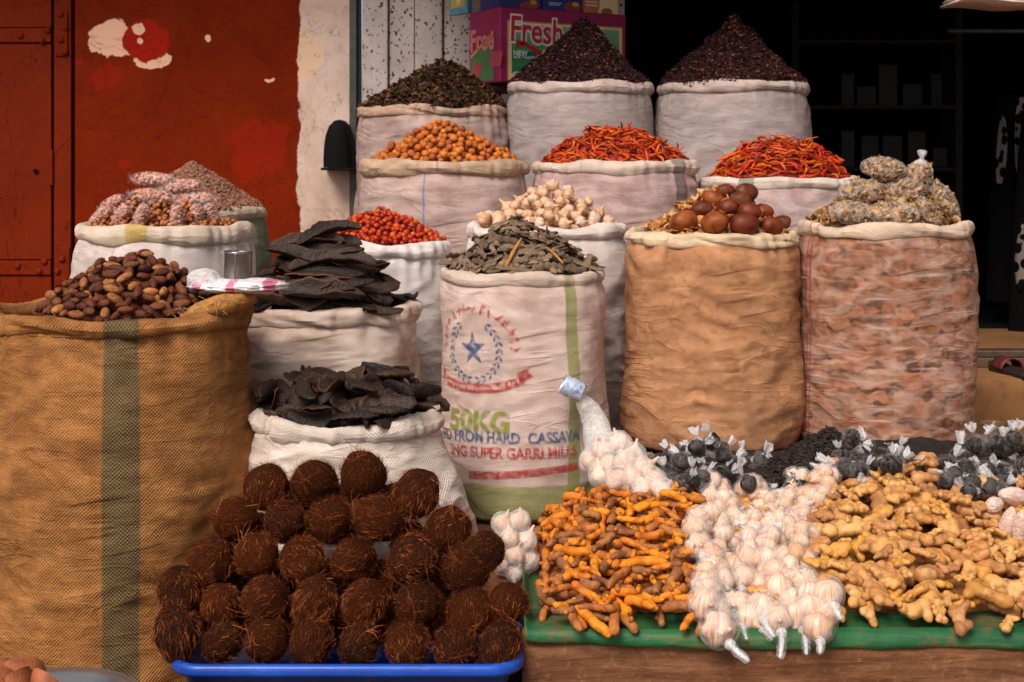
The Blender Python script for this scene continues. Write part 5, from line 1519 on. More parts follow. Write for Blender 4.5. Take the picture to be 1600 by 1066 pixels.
hk = hT.h.copy()
gin = dict(jit=.34, flip=True, cand=9)
pile(hT, Tt, mk, P_ging, 205, 'ginger', 'large knobbly pale brown ginger root in the heap on the green cloth', 'ginger', 'ginger roots on the green cloth', over=.016, sink=.75, scl=(.9, 1.3), **gin)
pile(hT, Tt + .006, mk, P_ging, 90, 'ginger', 'small knobbly ginger root wedged among the larger ones on the green cloth', 'ginger', 'small ginger roots on the green cloth', over=.016, sink=.9, scl=(.55, .85), **gin)
mk = (colpx > 1085) & (colpx < 1290) & (hT.Y > 2.99) & (hT.Y < 3.56)
pile(hT, Tt - .03, mk, P_ging, 40, 'ginger', 'knobbly ginger root lying under the bagged garlic', 'ginger', 'ginger roots under the garlic bags', jit=.30, flip=True, over=.0, sink=.3, scl=(.6, .8))

def gb(px, py, kind, ang, s, k, group, label):
    D = hT.hit(px, py, 2.9, 3.8) or 3.3
    D -= .020
    p = at(px, py, D)
    gx_, gy_ = .0, .30
    P = (P_gbagN if kind else P_gbag1)[k % (5 if kind else 6)]
    n = Vector((0, -.35, 1)).normalized(); d = Vector((math.sin(ang), -math.cos(ang), 0)); d = (d - n * d.dot(n)).normalized(); e = n.cross(d)
    M = Matrix.Translation(p) @ Matrix((d, e, n)).transposed().to_4x4() @ Matrix.Scale(s, 4)
    o = put_thing(P, M, 'garlic_bag', label, 'garlic bag', group)
    hT.stamp([((M @ Vector(q[:3])).x, (M @ Vector(q[:3])).y, (M @ Vector(q[:3])).z, q[3] * s * .8) for q in P['sph']], 0)
big = [(1252, 756, 1.15), (1288, 746, .95), (1112, 763, 1.1), (1176, 766, 1.1), (1234, 783, .9), (1202, 789, 1.0), (1266, 782, .95), (1287, 777, .8), (1130, 786, 1.0), (1110, 812, 1.05), (1146, 815, .95), (1178, 818, 1.0), (1217, 818, 1.0), (1255, 812, 1.0), (1130, 846, 1.05), (1170, 848, .95), (1208, 846, 1.05), (1251, 838, 1.05), (1198, 881, 1.05), (1243, 874, 1.1)]
NTH = ['first', 'second', 'third', 'fourth', 'fifth', 'sixth', 'seventh', 'eighth']
def by_rows(lst, per):
    o = sorted(lst, key=lambda q: q[1]); out = []
    for r0 in range(0, len(o), per):
        for c, q in enumerate(sorted(o[r0:r0 + per], key=lambda q: q[0])): out.append((q, NTH[r0 // per], NTH[c]))
    return out
for k, ((px, py, s), rw, cl_) in enumerate(by_rows(big, 5)): gb(px, py, 1, R_.uniform(0, 6.2), s * 1.2, k, 'bags of several garlic bulbs', 'clear bag of several garlic bulbs, %s from left in the %s row down' % (cl_, rw))
small = [(1090, 820, 0, 1.0), (1092, 852, .1, 1.1), (1153, 880, -.6, 1.1), (1114, 880, .2, 1.0), (1104, 906, 0, 1.0), (1130, 905, -.3, 1.05), (1160, 903, -.2, 1.05), (1186, 912, .5, 1.0), (1214, 910, .1, 1.1), (1240, 908, .3, 1.1), (1262, 920, .2, 1.0), (1293, 928, .1, 1.15), (1104, 935, 0, 1.1), (1138, 945, .3, 1.1), (1166, 958, .4, 1.0), (1191, 948, -.1, 1.15), (1215, 968, 0, 1.15), (1240, 954, .1, 1.1), (1266, 950, .3, 1.0), (1121, 972, .2, 1.2), (1282, 972, -.2, 1.05)]
for k, ((px, py, an, s), rw, cl_) in enumerate(by_rows(small, 6)): gb(px, py, 0, an, s * 1.42, k, 'single wrapped garlic bulbs', 'film-wrapped garlic with a twisted tail, %s from left in the %s lower row' % (cl_, rw))

# small bags of black spice
def sb(lst, label, group):
    lst = lst + [(a + R_.uniform(-14, 14), b + R_.uniform(2, 16)) for a, b in lst[::2]]
    for k, (px, py) in enumerate(sorted(lst, key=lambda q: -q[1])):
        D = hT.hit(px, py, 2.9, 3.95)
        if D is None or D < 3.42: D = 3.62
        D = min(D, 3.885) - .012
        p = at(px, py, D); s = R_.uniform(.80, 1.02)
        M = Matrix.Translation(p) @ Euler((R_.gauss(.2, .8), R_.gauss(0, .8), R_.uniform(0, 6))).to_matrix().to_4x4() @ Matrix.Scale(s, 4)
        put_thing(P_sbag[k % 6], M, 'spice_bag', label, 'spice bag', group)
        hT.stamp([(p.x, p.y, p.z, .020 * s)], 0)
G1 = [(1088, 697), (1113, 690), (1051, 708), (1128, 700), (1073, 708), (1105, 719), (1086, 716), (1060, 722), (1129, 711), (1081, 734), (1139, 727), (1159, 722), (1171, 727), (1190, 724), (1176, 740), (1154, 744), (1129, 742), (1051, 753), (1083, 750), (1043, 738), (1062, 739), (1116, 735), (1100, 748), (1030, 722)]
G2 = [(1332, 684), (1350, 698), (1313, 716), (1312, 733), (1335, 710), (1380, 713), (1400, 711), (1360, 724), (1340, 737), (1372, 734), (1396, 725), (1408, 718)]
G3 = [(1522, 694), (1480, 726), (1498, 714), (1517, 714), (1545, 712), (1557, 693), (1585, 684), (1575, 700), (1580, 714), (1600, 704), (1510, 733), (1542, 736), (1517, 756), (1547, 760), (1490, 742), (1572, 742), (1572, 758), (1590, 737), (1562, 722), (1530, 742), (1608, 725)]
# twisted black pepper heap first
M_pep = spread('black_pepper', [C(38, 31, 29), C(50, 40, 35), C(30, 26, 26), C(60, 50, 42)], .6, .3, 60, .4)
pst = []
for k in range(4):
    g = G(); L = .020; b = R_.uniform(-.004, .006)
    g.tube([(-L / 2, 0, 0), (-L / 6, b, .001), (L / 6, b, -.001), (L / 2, 0, 0)], [.0016, .0026, .0026, .0014], 5); pst.append(g.mesh('stick'))
pc = (X(1282, 3.76), 3.77, .165, .15)
pz = Z(664, 3.86)
def pepT(x, y):
    r = gauge(x, y, pc[0], pc[1], pc[2], pc[3], .25, .35)
    return .735 + (pz - .735) * (1 - np.minimum(r, 1.3))
Pm = pepT(hT.X, hT.Y); pr = gauge(hT.X, hT.Y, pc[0], pc[1], pc[2], pc[3], .25, .35)
inm = (pr < 1.05)
mound('pepper_mass', hT, lambda x, y: float(pepT(np.float64(x), np.float64(y))) - .005, None, M_pep, 'inside of the black pepper heap', 'pepper', ell=pc, base=.60, rough=.004)
gx, gy = grad(Pm, hT.res); jj, ii = np.nonzero(inm); M4 = []
for k in rng.choice(len(jj), 2600):
    j, i = jj[k], ii[k]; nr = Vector((-gx[j, i], -gy[j, i], 1)).normalized()
    M4.append((random.randrange(4), Matrix.Translation(Vector((hT.xs[i], hT.ys[j], Pm[j, i])) + nr * random.uniform(-.004, .005)) @ orient(nr.x, nr.y, nr.z, random.uniform(0, 6.28), 1, .4).to_4x4() @ Matrix.Scale(random.uniform(.8, 1.4), 4)))
tag(obj('pepper_heap', joined('pepper_heap', pst, M4, M_pep, True)), 'heap of twisted black pepper pods between the ochre and see-through sacks', 'pepper', None, 'stuff')
hT.h = np.where(inm, np.maximum(hT.h, Pm), hT.h)
sb(G1, 'tiny knotted clear bag of black spice in front of the ochre sack', 'spice bags before the ochre sack')
sb(G2, 'tiny knotted clear bag of black spice beside the pepper heap', 'spice bags before the see-through sack')
sb(G3, 'tiny knotted clear bag of black spice at the right, before the shop step', 'spice bags at the right by the shop step')

# pinkish packets at the right edge
M_pink = film_mat('pink_packet_film', (.85, .62, .54, 1), lo=.55, hi=.95, scale=30)
M_pinkin = spread('pink_packet_goods', [C(176, 104, 80), C(196, 126, 98)], .5, .4, 40, .5)
for k, (px, py, D, rx, rz, ro, where) in enumerate(((1585, 776, 3.40, .040, .020, .2, 'uppermost'), (1553, 790, 3.36, .022, .018, -.5, 'small leftmost'), (1574, 822, 3.26, .018, .042, .15, 'standing upright, left'), (1594, 828, 3.24, .017, .044, .05, 'standing upright, right'))):
    p = at(px, py, D); e = empty('pink_packet', p, (.3, ro, R_.uniform(-.2, .2))); tag(e, 'pinkish plastic packet at the right edge on the ginger, ' + where, 'packet', 'pink packets on the ginger')
    g = G(); g.ball((0, 0, 0), (rx * .9, .014, rz * .9), 16, 12, fn=lambda d: 1 + .1 * nz(d, 2, k)); g.build('goods', M_pinkin, e, True)
    g = G(); g.ball((0, 0, 0), (rx, .018, rz), 30, 20, fn=lambda d: 1 + .12 * (1 - 2 * abs(nz(d, 3.2, k + 5))) + .12 * abs(d.z) ** 5); g.build('film', M_pink, e, True)

# net bags of garlic
def net_bag(name, label, pts, r, neck, extra):
    c = sum(pts, Vector()) / len(pts)
    e = empty(name, c); tag(e, label, 'garlic bag')
    balls = []
    for k, p in enumerate(pts):
        M = Matrix.Translation(p) @ Euler((R_.uniform(-1, 1), R_.uniform(-1, 1), R_.uniform(0, 6))).to_matrix().to_4x4() @ Matrix.Scale(r / .027 * R_.uniform(.85, 1.05), 4)
        o = obj('garlic_bulb', P_bulb[(0, 2, 4)[k % 3]]['mesh']); o.matrix_world = M
        tag(o, 'white garlic bulb inside the ' + extra, 'garlic', 'bulbs in the ' + extra)
        balls.append((p - c, r * 1.12))
    obj('net', film_of(balls, .006, 5, 'net', M_net, ([q - c for q in neck[0]], neck[1]), .002, 3, 40), e)
    return e, c
pl = [(940, 702, 3.70), (968, 694, 3.70), (990, 712, 3.66), (952, 726, 3.66), (978, 722, 3.63), (925, 722, 3.71), (1005, 735, 3.62), (963, 750, 3.60), (988, 748, 3.58), (1022, 752, 3.58), (940, 744, 3.64), (1006, 765, 3.55), (1034, 768, 3.54)]
e, c = net_bag('net_garlic_bag', 'white net bag of garlic leaning on the printed sack, foil band at its tip', [at(*q) for q in pl], .033,
               ([at(945, 705, 3.70), at(935, 685, 3.74), at(930, 660, 3.765), at(920, 640, 3.775), at(906, 622, 3.775)], [.045, .042, .036, .030, .018]), 'net bag leaning on the printed sack')
a, b = at(880, 600, 3.765), at(909, 614, 3.765); d = (b - a).normalized(); up = Vector((0, -.3, 1)); 
def foil_mat():
    t = NT('foil_band'); v = t.coord(); n = t.noise(v, 60, 3)
    cc = t.ramp(n, [(.35, C(120, 150, 205)), (.5, C(214, 222, 232)), (.65, C(166, 190, 216))], 'LINEAR')
    return t.done(t.bsdf(cc, .25, t.bump(n, .4, .004), .6, .4))
g = G(); g.lathe([(.0265, -.030), (.0275, -.026), (.0285, 0), (.0275, .026), (.0255, .030), (.0235, .026), (.0235, -.026), (.0265, -.030)], 24, Matrix.Translation((a + b) / 2 - c) @ d.to_track_quat('Z', 'Y').to_matrix().to_4x4())
g.build('foil_band', foil_mat(), e, True)
pl2 = [(785, 818, 3.36), (812, 815, 3.36), (796, 842, 3.33), (822, 846, 3.34), (780, 852, 3.34), (805, 868, 3.32), (826, 876, 3.34), (785, 880, 3.34), (808, 893, 3.33), (798, 826, 3.39)]
net_bag('net_garlic_bag', 'white net bag of garlic standing between coconuts and turmeric, tied tail below', [at(*q) for q in pl2], .026,
        ([at(815, 890, 3.33), at(803, 905, 3.27), at(802, 918, 3.262), at(806, 932, 3.262)], [.020, .009, .008, .013]), 'net bag beside the turmeric')
for k, (px, py, D) in enumerate(((777, 832, 3.335),)): pass

# ------------------------------------------------------------------ coconuts in the blue tray
def coco_mat():
    t = NT('coconut_husk'); v = t.rvec()
    s = t.scale(v, (16, 16, 4)); n = t.noise(s, 4, 5, .65, 1.2); n2 = t.noise(v, 14, 4, .6)
    b = t.ramp(t.rnd(), [(.1, C(92, 46, 24)), (.4, C(66, 38, 26)), (.7, C(106, 52, 24)), (1, C(62, 40, 30))])
    c = t.mix(t.step(n, .38, .68), t.mix(1.0, b, (.30, .27, .26, 1), 'MULTIPLY'), b)
    c = t.mix(t.math('MULTIPLY', t.step(n2, .52, .72), .6), c, C(140, 76, 38))
    return t.done(t.bsdf(c, .9, t.bump(n, .9, .008), .05))
M_coco = coco_mat()
M_fib = spread('coconut_fibre', [C(120, 54, 22), C(152, 70, 26), C(86, 42, 24), C(130, 58, 22), C(98, 48, 26), C(170, 84, 32), C(112, 52, 24), C(206, 130, 66)], .7, .3, 30, .3)
def coconut(seed):
    r = random.Random(seed); R0 = 1.0
    g = G(); g.ball((0, 0, 0), (.95, .95, 1.03), 34, 24, fn=lambda d: 1 + .075 * nz(d, 1.5, seed) + .22 * max(0, d.z - .70) + .022 * noise.noise(Vector((math.atan2(d.y, d.x) * 9, d.z * 1.5, seed))) - .03 * max(0, d.z - .8))
    body = g.mesh('husk', M_coco)
    f = G()
    for k in range(1500):
        d = Vector((r.gauss(0, 1), r.gauss(0, 1), r.gauss(0, 1))).normalized()
        if k < 120: d = Vector((r.gauss(0, .30), r.gauss(0, .30), 1)).normalized()
        tdir = Vector((0, 0, 1)) - d * d.z; tdir = tdir.normalized() if tdir.length > .08 else Vector((r.gauss(0, 1), r.gauss(0, 1), 0)).normalized()
        tdir = (tdir + Vector((r.gauss(0, .30), r.gauss(0, .30), r.gauss(0, .30)))).normalized()
        if k > 120 and nz(d, 1.7, seed) < -.03 and r.random() < .8: continue      # worn patches
        if k < 14:                          # a few long loose strands
            L = r.uniform(.8, 1.9); lift = r.uniform(.1, .5); side_ = d.cross(tdir) * r.uniform(-.5, .5)
            pts = [d * (1 + lift * q / 5) + tdir * L * (q / 5) * (1 - .3 * q / 5) + side_ * (q / 5) ** 2 + Vector((0, 0, -.3 * (q / 5) ** 2)) for q in range(6)]
            f.tube(pts, [.011, .011, .010, .009, .007, .004], 3, False)
            continue
        L = r.uniform(.10, .34); lift = r.uniform(.02, .13) if k % 3 else r.uniform(.08, .22); w = r.uniform(.004, .009)
        p1 = (d + tdir * L * .5).normalized() * (1.0 + lift * .35); p2 = (d + tdir * L).normalized() * (1.0 + lift)
        if k < 120: p2 = d * (1 + L * .8) + tdir * L * .25
        f.tube([d * .97, p1, p2], [w, w * .9, w * .35], 3, False)
    return body, f.mesh('fibre', M_fib)
CO = [coconut(700 + k) for k in range(7)]
def put_coco(px, py, r, D, k, label, group, squash=None):
    p = at(px, py, D); e = empty('coconut', p, (R_.choice((.4, .9, 1.3, 1.6, 2.0, 2.6)) + R_.uniform(-.2, .2), R_.uniform(-.9, .9), R_.uniform(-.9, .9)))
    s = PX(r, D); e.scale = (s * R_.uniform(.92, 1.05), s * R_.uniform(.92, 1.05), s * (squash or 1) * R_.uniform(.95, 1.10))
    tag(e, label, 'coconut', group)
    b, f = CO[k % 7]; obj('husk', b, e); obj('fibre', f, e)
rows = [(2.935, 'bottom', [(276, 988, 40), (348, 1004, 33), (418, 1001, 35), (487, 1006, 36), (562, 1007, 34), (636, 1005, 37), (714, 1010, 38), (783, 1006, 34)]),
        (2.99, 'second', [(281, 922, 37), (344, 943, 33), (414, 936, 36), (492, 942, 35), (570, 941, 36), (654, 945, 37), (736, 956, 38), (795, 942, 33)]),
        (3.05, 'third', [(330, 878, 37), (402, 868, 35), (473, 876, 36), (553, 875, 36), (643, 875, 39), (728, 888, 41), (757, 862, 33)]),
        (3.11, 'fourth', [(369, 813, 36), (445, 816, 33), (516, 814, 37), (591, 812, 37), (700, 830, 38)]),
        (3.16, 'top', [(416, 762, 37), (492, 754, 38), (568, 745, 40), (652, 771, 38)])]
ordn = ['leftmost', 'second from left', 'third from left', 'fourth from left', 'fifth from left', 'sixth from left', 'seventh from left', 'rightmost']
kk = 0
for (D, rn, lst) in rows:
    for i, (px, py, r) in enumerate(lst):
        w = 'rightmost' if i == len(lst) - 1 else ordn[i]
        put_coco(px, py, r, D + R_.uniform(-.008, .008), kk, 'hairy brown coconut, %s in the %s row of the pile' % (w, rn), 'coconuts piled on the blue tray', R_.uniform(.94, 1.06)); kk += 1
for (px, py, r, D) in [(310, 950, 34, 3.06), (385, 965, 34, 3.06), (455, 965, 34, 3.06), (528, 968, 34, 3.06), (605, 968, 34, 3.06), (690, 968, 34, 3.06), (765, 965, 33, 3.06), (365, 900, 34, 3.12), (436, 905, 34, 3.12), (512, 905, 34, 3.12), (598, 905, 34, 3.12), (680, 905, 34, 3.12), (405, 835, 33, 3.17), (480, 840, 33, 3.17), (553, 840, 33, 3.17), (640, 845, 33, 3.17), (460, 785, 30, 3.20), (532, 785, 30, 3.20), (612, 785, 30, 3.20),
                      (330, 965, 33, 3.14), (420, 965, 33, 3.14), (510, 965, 33, 3.14), (600, 965, 33, 3.14), (690, 965, 33, 3.14), (780, 960, 32, 3.14)]:
    put_coco(px, py, r, D, kk, 'shadowed coconut deep inside the pile, showing only through the gaps', 'coconuts deep inside the pile'); kk += 1
M_blue = None
def blue_mat():
    t = NT('blue_plastic'); v = t.coord(); n = t.noise(v, 9, 5, .6); n2 = t.noise(t.scale(v, (8, 30, 30)), 4, 4, .6)
    c = t.ramp(n, [(.3, C(14, 58, 150)), (.7, C(24, 80, 184))])
    c = t.mix(t.math('MULTIPLY', t.step(n2, .58, .7), .5), c, C(90, 100, 120))
    return t.done(t.bsdf(c, .38, t.bump(n2, .15, .003), .5))
M_blue = blue_mat()
tx0, tx1, ty0, ty1, tz = X(262, 2.9), X(819, 2.9), 2.862, 3.262, Z(1040, 2.865)
cxm, cym, hx_, hy_ = (tx0 + tx1) / 2, (ty0 + ty1) / 2, (tx1 - tx0) / 2, (ty1 - ty0) / 2
tr = empty('blue_tray', (cxm, cym, tz - .11)); tag(tr, 'blue plastic tray with a rolled rim under the coconut pile', 'tray')
def rrect(hx, hy, rc, n=8):
    out = []
    for (sx, sy, a0) in ((1, -1, -PI / 2), (1, 1, 0), (-1, 1, PI / 2), (-1, -1, PI)):
        for k in range(n + 1):
            a = a0 + PI / 2 * k / n
            out.append((sx * (hx - rc) + math.cos(a) * rc, sy * (hy - rc) + math.sin(a) * rc))
    return out
V = []
for (ins, z) in ((.10, .0), (.055, .0), (.050, .006), (.022, .092), (.012, .086), (.002, .086), (.0, .092), (.0, .104), (.004, .109), (.012, .110), (.020, .107), (.030, .085), (.034, .066), (.06, .064), (.16, .064)):
    V.append([(x, y, z) for x, y in rrect(hx_ - ins, hy_ - ins, max(.075 - ins, .012))])
me = grid_mesh('shell', np.array(V), M_blue, wrap=True)
bm = bmesh.new(); bm.from_mesh(me); bm.verts.ensure_lookup_table(); nn = len(V[0])
bm.faces.new([bm.verts[i] for i in range(nn - 1, -1, -1)]); bm.faces.new([bm.verts[(len(V) - 1) * nn + i] for i in range(nn)]); bm.to_mesh(me); bm.free()
obj('shell', me, tr)
cr = empty('wooden_crate', (cxm, cym, PAVE)); tag(cr, 'rough wooden crate under the blue tray', 'crate')
hz = tz - .112 - PAVE
for k in range(3):
    for sy in (-1, 1):
        g = G(); z0 = k * hz / 3; g.box(-hx_ * .8, hx_ * .8, sy * hy_ * .75 - .008, sy * hy_ * .75 + .008, z0 + .004, z0 + hz / 3 - .004, bev=.002); g.build('slat', M_wood, cr)
for sx in (-1, 1):
    g = G(); g.box(sx * hx_ * .74 - .02, sx * hx_ * .74 + .02, -hy_ * .73, hy_ * .73, 0, hz, bev=.002); g.build('end_board', M_wood, cr)

# metal plate of coconut pieces, bottom left
M_alu = simple('aluminium', C(176, 172, 176), .28, .5, .9, .15, 20, .1)
pz_ = Z(1048, 2.80); pc_ = Vector((X(78, 2.66), 2.64, pz_ - .03))
pe = empty('metal_plate', pc_); tag(pe, 'round silver metal plate with coconut pieces at the lower left corner', 'plate')
g = G(); g.lathe([(.0, .0), (.10, .0), (.128, .004), (.158, .026), (.172, .030), (.176, .028), (.172, .026), (.160, .022), (.130, -.001), (.10, -.004), (.0, -.004)], 56); g.build('dish', M_alu, pe, True)
g = G(); g.lathe([(.172, .0295), (.176, .032), (.179, .029), (.176, .0262), (.172, .0295)], 56); g.build('rim', M_alu, pe, True)
M_bkt = simple('bucket_plastic', C(80, 40, 34), .5)
be = empty('upturned_bucket', (pc_.x, pc_.y, PAVE)); tag(be, 'upturned bucket carrying the metal plate, below the picture', 'bucket')
hb = pc_.z - .0045 - PAVE
g = G(); g.lathe([(.0, hb), (.105, hb), (.112, hb - .006), (.135, .02), (.142, .018), (.142, .0), (.136, .0)], 40); g.build('wall', M_bkt, be, True)
M_cshell = simple('coconut_shell', C(150, 84, 50), .6, .3, 0, .4, 30, .4); M_cmeat = simple('coconut_meat', C(238, 222, 214), .5, .4, 0, .06, 20, .05)
for k, (px, py, D, yw, pt, s, where) in enumerate(((10, 1052, 2.62, .9, .3, 1.0, 'leftmost'), (38, 1048, 2.62, .5, .4, 1.0, 'upright beside the plate rim'), (30, 1062, 2.57, 1.3, 1.2, .9, 'lying in front'), (66, 1064, 2.58, -.4, 1.0, .8, 'lowest, near the plate middle'), (-10, 1062, 2.57, .3, .9, 1.0, 'cut by the picture edge'))):
    e = empty('coconut_piece', at(px, py, D), (pt, .2, yw)); e.scale = (s, s, s); tag(e, 'wedge of fresh coconut with brown skin and white flesh, ' + where, 'coconut piece', 'coconut pieces on the metal plate')
    for nm, mt, r0, r1 in (('skin', M_cshell, .0475, .050), ('flesh', M_cmeat, .036, .0472)):
        V = []
        for i in range(13):
            a = -1.0 + 2.0 * i / 12; wv = .020 * math.cos(a * 1.1) ** .7
            V.append([(math.sin(a) * r0, -wv, math.cos(a) * r0 - .03), (math.sin(a) * r0, wv, math.cos(a) * r0 - .03), (math.sin(a) * r1, wv * 1.05, math.cos(a) * r1 - .03), (math.sin(a) * r1, -wv * 1.05, math.cos(a) * r1 - .03)])
        V = np.array(V); me = grid_mesh(nm, V, mt, wrap=True, sm=False)
        bm = bmesh.new(); bm.from_mesh(me); bm.verts.ensure_lookup_table()
        bm.faces.new([bm.verts[i] for i in (3, 2, 1, 0)]); bm.faces.new([bm.verts[48 + i] for i in range(4)]); bm.to_mesh(me); bm.free()
        obj(nm, me, e)

# ------------------------------------------------------------------ things on the jute sack: tin, plastic bag, frayed flap
M_tinc = simple('tin_metal', C(132, 126, 120), .32, .5, .85, .35, 25, .2)
D = 3.50; tp = at(371, 440, D); tr_ = PX(22, D); th_ = PX(47, D)
te = empty('measuring_tin', tp, (0, .03, 0)); tag(te, 'small open tin can standing on the plastic bag beside the dates', 'tin can')
g = G(); g.lathe([(.0, 0), (tr_ * .96, 0), (tr_, .003), (tr_, th_ * .1), (tr_ * .985, th_ * .12), (tr_ * .985, th_ * .88), (tr_, th_ * .9), (tr_ * 1.03, th_), (tr_ * .99, th_ + .001), (tr_ * .955, th_ * .97), (tr_ * .94, .004), (.0, .004)], 36); g.build('can', M_tinc, te, True)
g = G(); g.box(-.002, .002, -tr_ - .0015, -tr_ + .002, .004, th_ - .004, bev=.0006); g.build('seam', M_tinc, te)
def bagm():
    t = NT('striped_carrier_bag'); v = t.coord(); s = t.node('ShaderNodeSeparateXYZ', None, Vector=v)
    st = t.step(t.math('SINE', t.math('ADD', t.math('MULTIPLY', s.outputs[0], 70.0), t.math('MULTIPLY', t.noise(v, 20, 3), 3.0))), .45, .75)
    c = t.mix(t.math('MULTIPLY', st, .8), C(232, 222, 226), C(206, 70, 118))
    return t.done(t.bsdf(c, .3, t.bump(t.noise(v, 45, 5, .6, 1.0), .6, .006), .5))
c0 = at(372, 446, 3.50)
bg_ = empty('carrier_bag', c0); tag(bg_, 'crumpled white carrier bag with pink stripes under the tin can', 'plastic bag')
g = G(); g.ball((0, 0, 0), (PX(72, 3.5), .10, PX(11, 3.5)), 60, 26, fn=lambda d: 1 + .14 * (1 - 2.2 * abs(nz(d, 3.2, 4))) + .05 * nz(d, 9, 2)); g.build('sheet', bagm(), bg_, True)
g = G(); g.ball((PX(-50, 3.5), -.02, PX(6, 3.5)), (PX(26, 3.5), .05, PX(19, 3.5)), 40, 22, fn=lambda d: 1 + .16 * (1 - 2.2 * abs(nz(d, 3.0, 9)))); g.build('clear_end', film_mat('clear_bag_end', lo=.3, hi=.8), bg_, True)
g = G(); pts = [at(282, 496, 3.36), at(310, 486, 3.37), at(340, 478, 3.38), at(366, 470, 3.42), at(386, 468, 3.48)]
fl = empty('jute_flap', pts[2]); tag(fl, 'frayed corner of jute cloth folded over beside the dates', 'cloth')
g.tube([p - pts[2] for p in pts], [.012, .026, .033, .034, .028], 16, True, .7, fn=lambda s, a: 1 + .12 * math.sin(3 * a + s * 8) + .06 * math.sin(9 * a)); g.build('fold', simple('jute_flap_cloth', C(176, 124, 66), .9, .15, 0, .4, 60, .8, .004), fl, True)
fg = G()
for k in range(90):
    t = R_.uniform(.0, 1); i = min(int(t * 4), 3); p = pts[i].lerp(pts[i + 1], t * 4 - i) - pts[2] + Vector((R_.uniform(-.02, .02), -.024, R_.uniform(-.012, .02)))
    d = Vector((R_.gauss(0, 1), -.5, R_.gauss(0, .7))).normalized() * R_.uniform(.012, .03)
    fg.tube([p, p + d * .5 + Vector((0, 0, .002)), p + d], [.0007, .0006, .0004], 3, False)
o = fg.build('fray', simple('jute_thread', C(196, 148, 92), .9), fl); o['kind'] = 'stuff'

# ------------------------------------------------------------------ cartons behind the petal heap
def flat(name, parent, shapes, col, y, rough=.5):
    g = G()
    for vs, fs in shapes: g.add([(v[0], y, v[1]) for v in vs], fs)
    return g.build(name, col if hasattr(col, 'node_tree') else simple(name + '_ink', col, rough, .4, 0, .12, 25, .05), parent)
def poly(*p): return [(x, z, 0) for x, z in p], [tuple(range(len(p)))]
def rect(x0, x1, z0, z1): return poly((x0, z0), (x1, z0), (x1, z1), (x0, z1))
def ell_(cx, cz, rx, rz, n=28): return poly(*[(cx + math.cos(2 * PI * k / n) * rx, cz + math.sin(2 * PI * k / n) * rz) for k in range(n)])
def txt(s, size, cx, cz, bold=0.0, rot=0, sx=1.0, align='CENTER'): return xform(text_mesh(s, size, bold, align), cx, cz, rot, sx)
Dc = 5.78; cpt = at(781, 128, Dc); topz = Z(10, Dc)
BH = topz - cpt.z; BW, BD = .64, .27
cart = empty('juice_carton', cpt, (0, 0, math.radians(30))); tag(cart, 'large carton printed Fresh in red letters, magenta and green, behind the petal heap', 'carton')
M_mag = simple('magenta_board', C(150, 26, 84), .5, .4, 0, .2, 12, .1); M_cream = C(226, 176, 110)
g = G(); g.box(0, BW, 0, BD, 0, BH, bev=.006); cart_root = cart; cart = g.build('box', M_mag, cart)
m_ = .035
flat('orange_border', cart, [rect(m_, BW - .02, .008, BH * .82)], C(222, 150, 76), -.0015)
flat('cream_border', cart, [rect(m_ + .008, BW - .028, .012, BH * .80)], C(232, 206, 160), -.0025)
def gmat():
    t = NT('green_print'); v = t.coord(); s = t.node('ShaderNodeSeparateXYZ', None, Vector=v)
    c = t.ramp(t.math('DIVIDE', s.outputs[2], BH), [(.1, C(44, 122, 74)), (.5, C(70, 142, 92)), (.8, C(128, 164, 128))])
    return t.done(t.bsdf(c, .45, None, .4))
flat('green_field', cart, [rect(m_ + .020, BW - .040, .016, BH * .78)], gmat(), -.0035)
flat('letters_outline', cart, [txt('Fresh', .150, .045, BH * .70, .011, -.03, .80, 'LEFT')], C(236, 224, 216), -.0045)
flat('letters', cart, [txt('Fresh', .150, .045, BH * .70, .003, -.03, .80, 'LEFT')], C(190, 30, 56), -.0055)
flat('arrow', cart, [poly((.085, BH * .53), (.115, BH * .55), (.30, BH * .30), (.36, BH * .16), (.24, BH * .25), (.16, BH * .42)), poly((.075, BH * .44), (.078, BH * .57), (.14, BH * .54))], C(178, 34, 34), -.0050)
flat('small_sign', cart, [poly((.055, BH * .30), (.20, BH * .32), (.205, BH * .42), (.058, BH * .41))], C(20, 92, 82), -.0045)
flat('small_words', cart, [txt('NEW', .030, .062, BH * .385, .001, .03, 1.0, 'LEFT'), txt('with Vitamin C', .021, .062, BH * .335, .0003, .03, 1.0, 'LEFT')], C(222, 228, 214), -.0055)
flat('green_word', cart, [txt('qu', .10, .20, BH * .42, .002, -.02, 1.0, 'LEFT')], C(190, 196, 70), -.0060)
flat('yellow_word', cart, [txt('W', .055, .145, BH * .20, .002, .05, 1.0, 'LEFT')], C(214, 176, 40), -.0055)
flat('seal', cart, [ell_(.085, BH * .09, .032, .018)], C(230, 200, 190), -.0045)
flat('seal_words', cart, [txt('1.5L', .020, .085, BH * .09, .001)], C(170, 40, 50), -.0055)
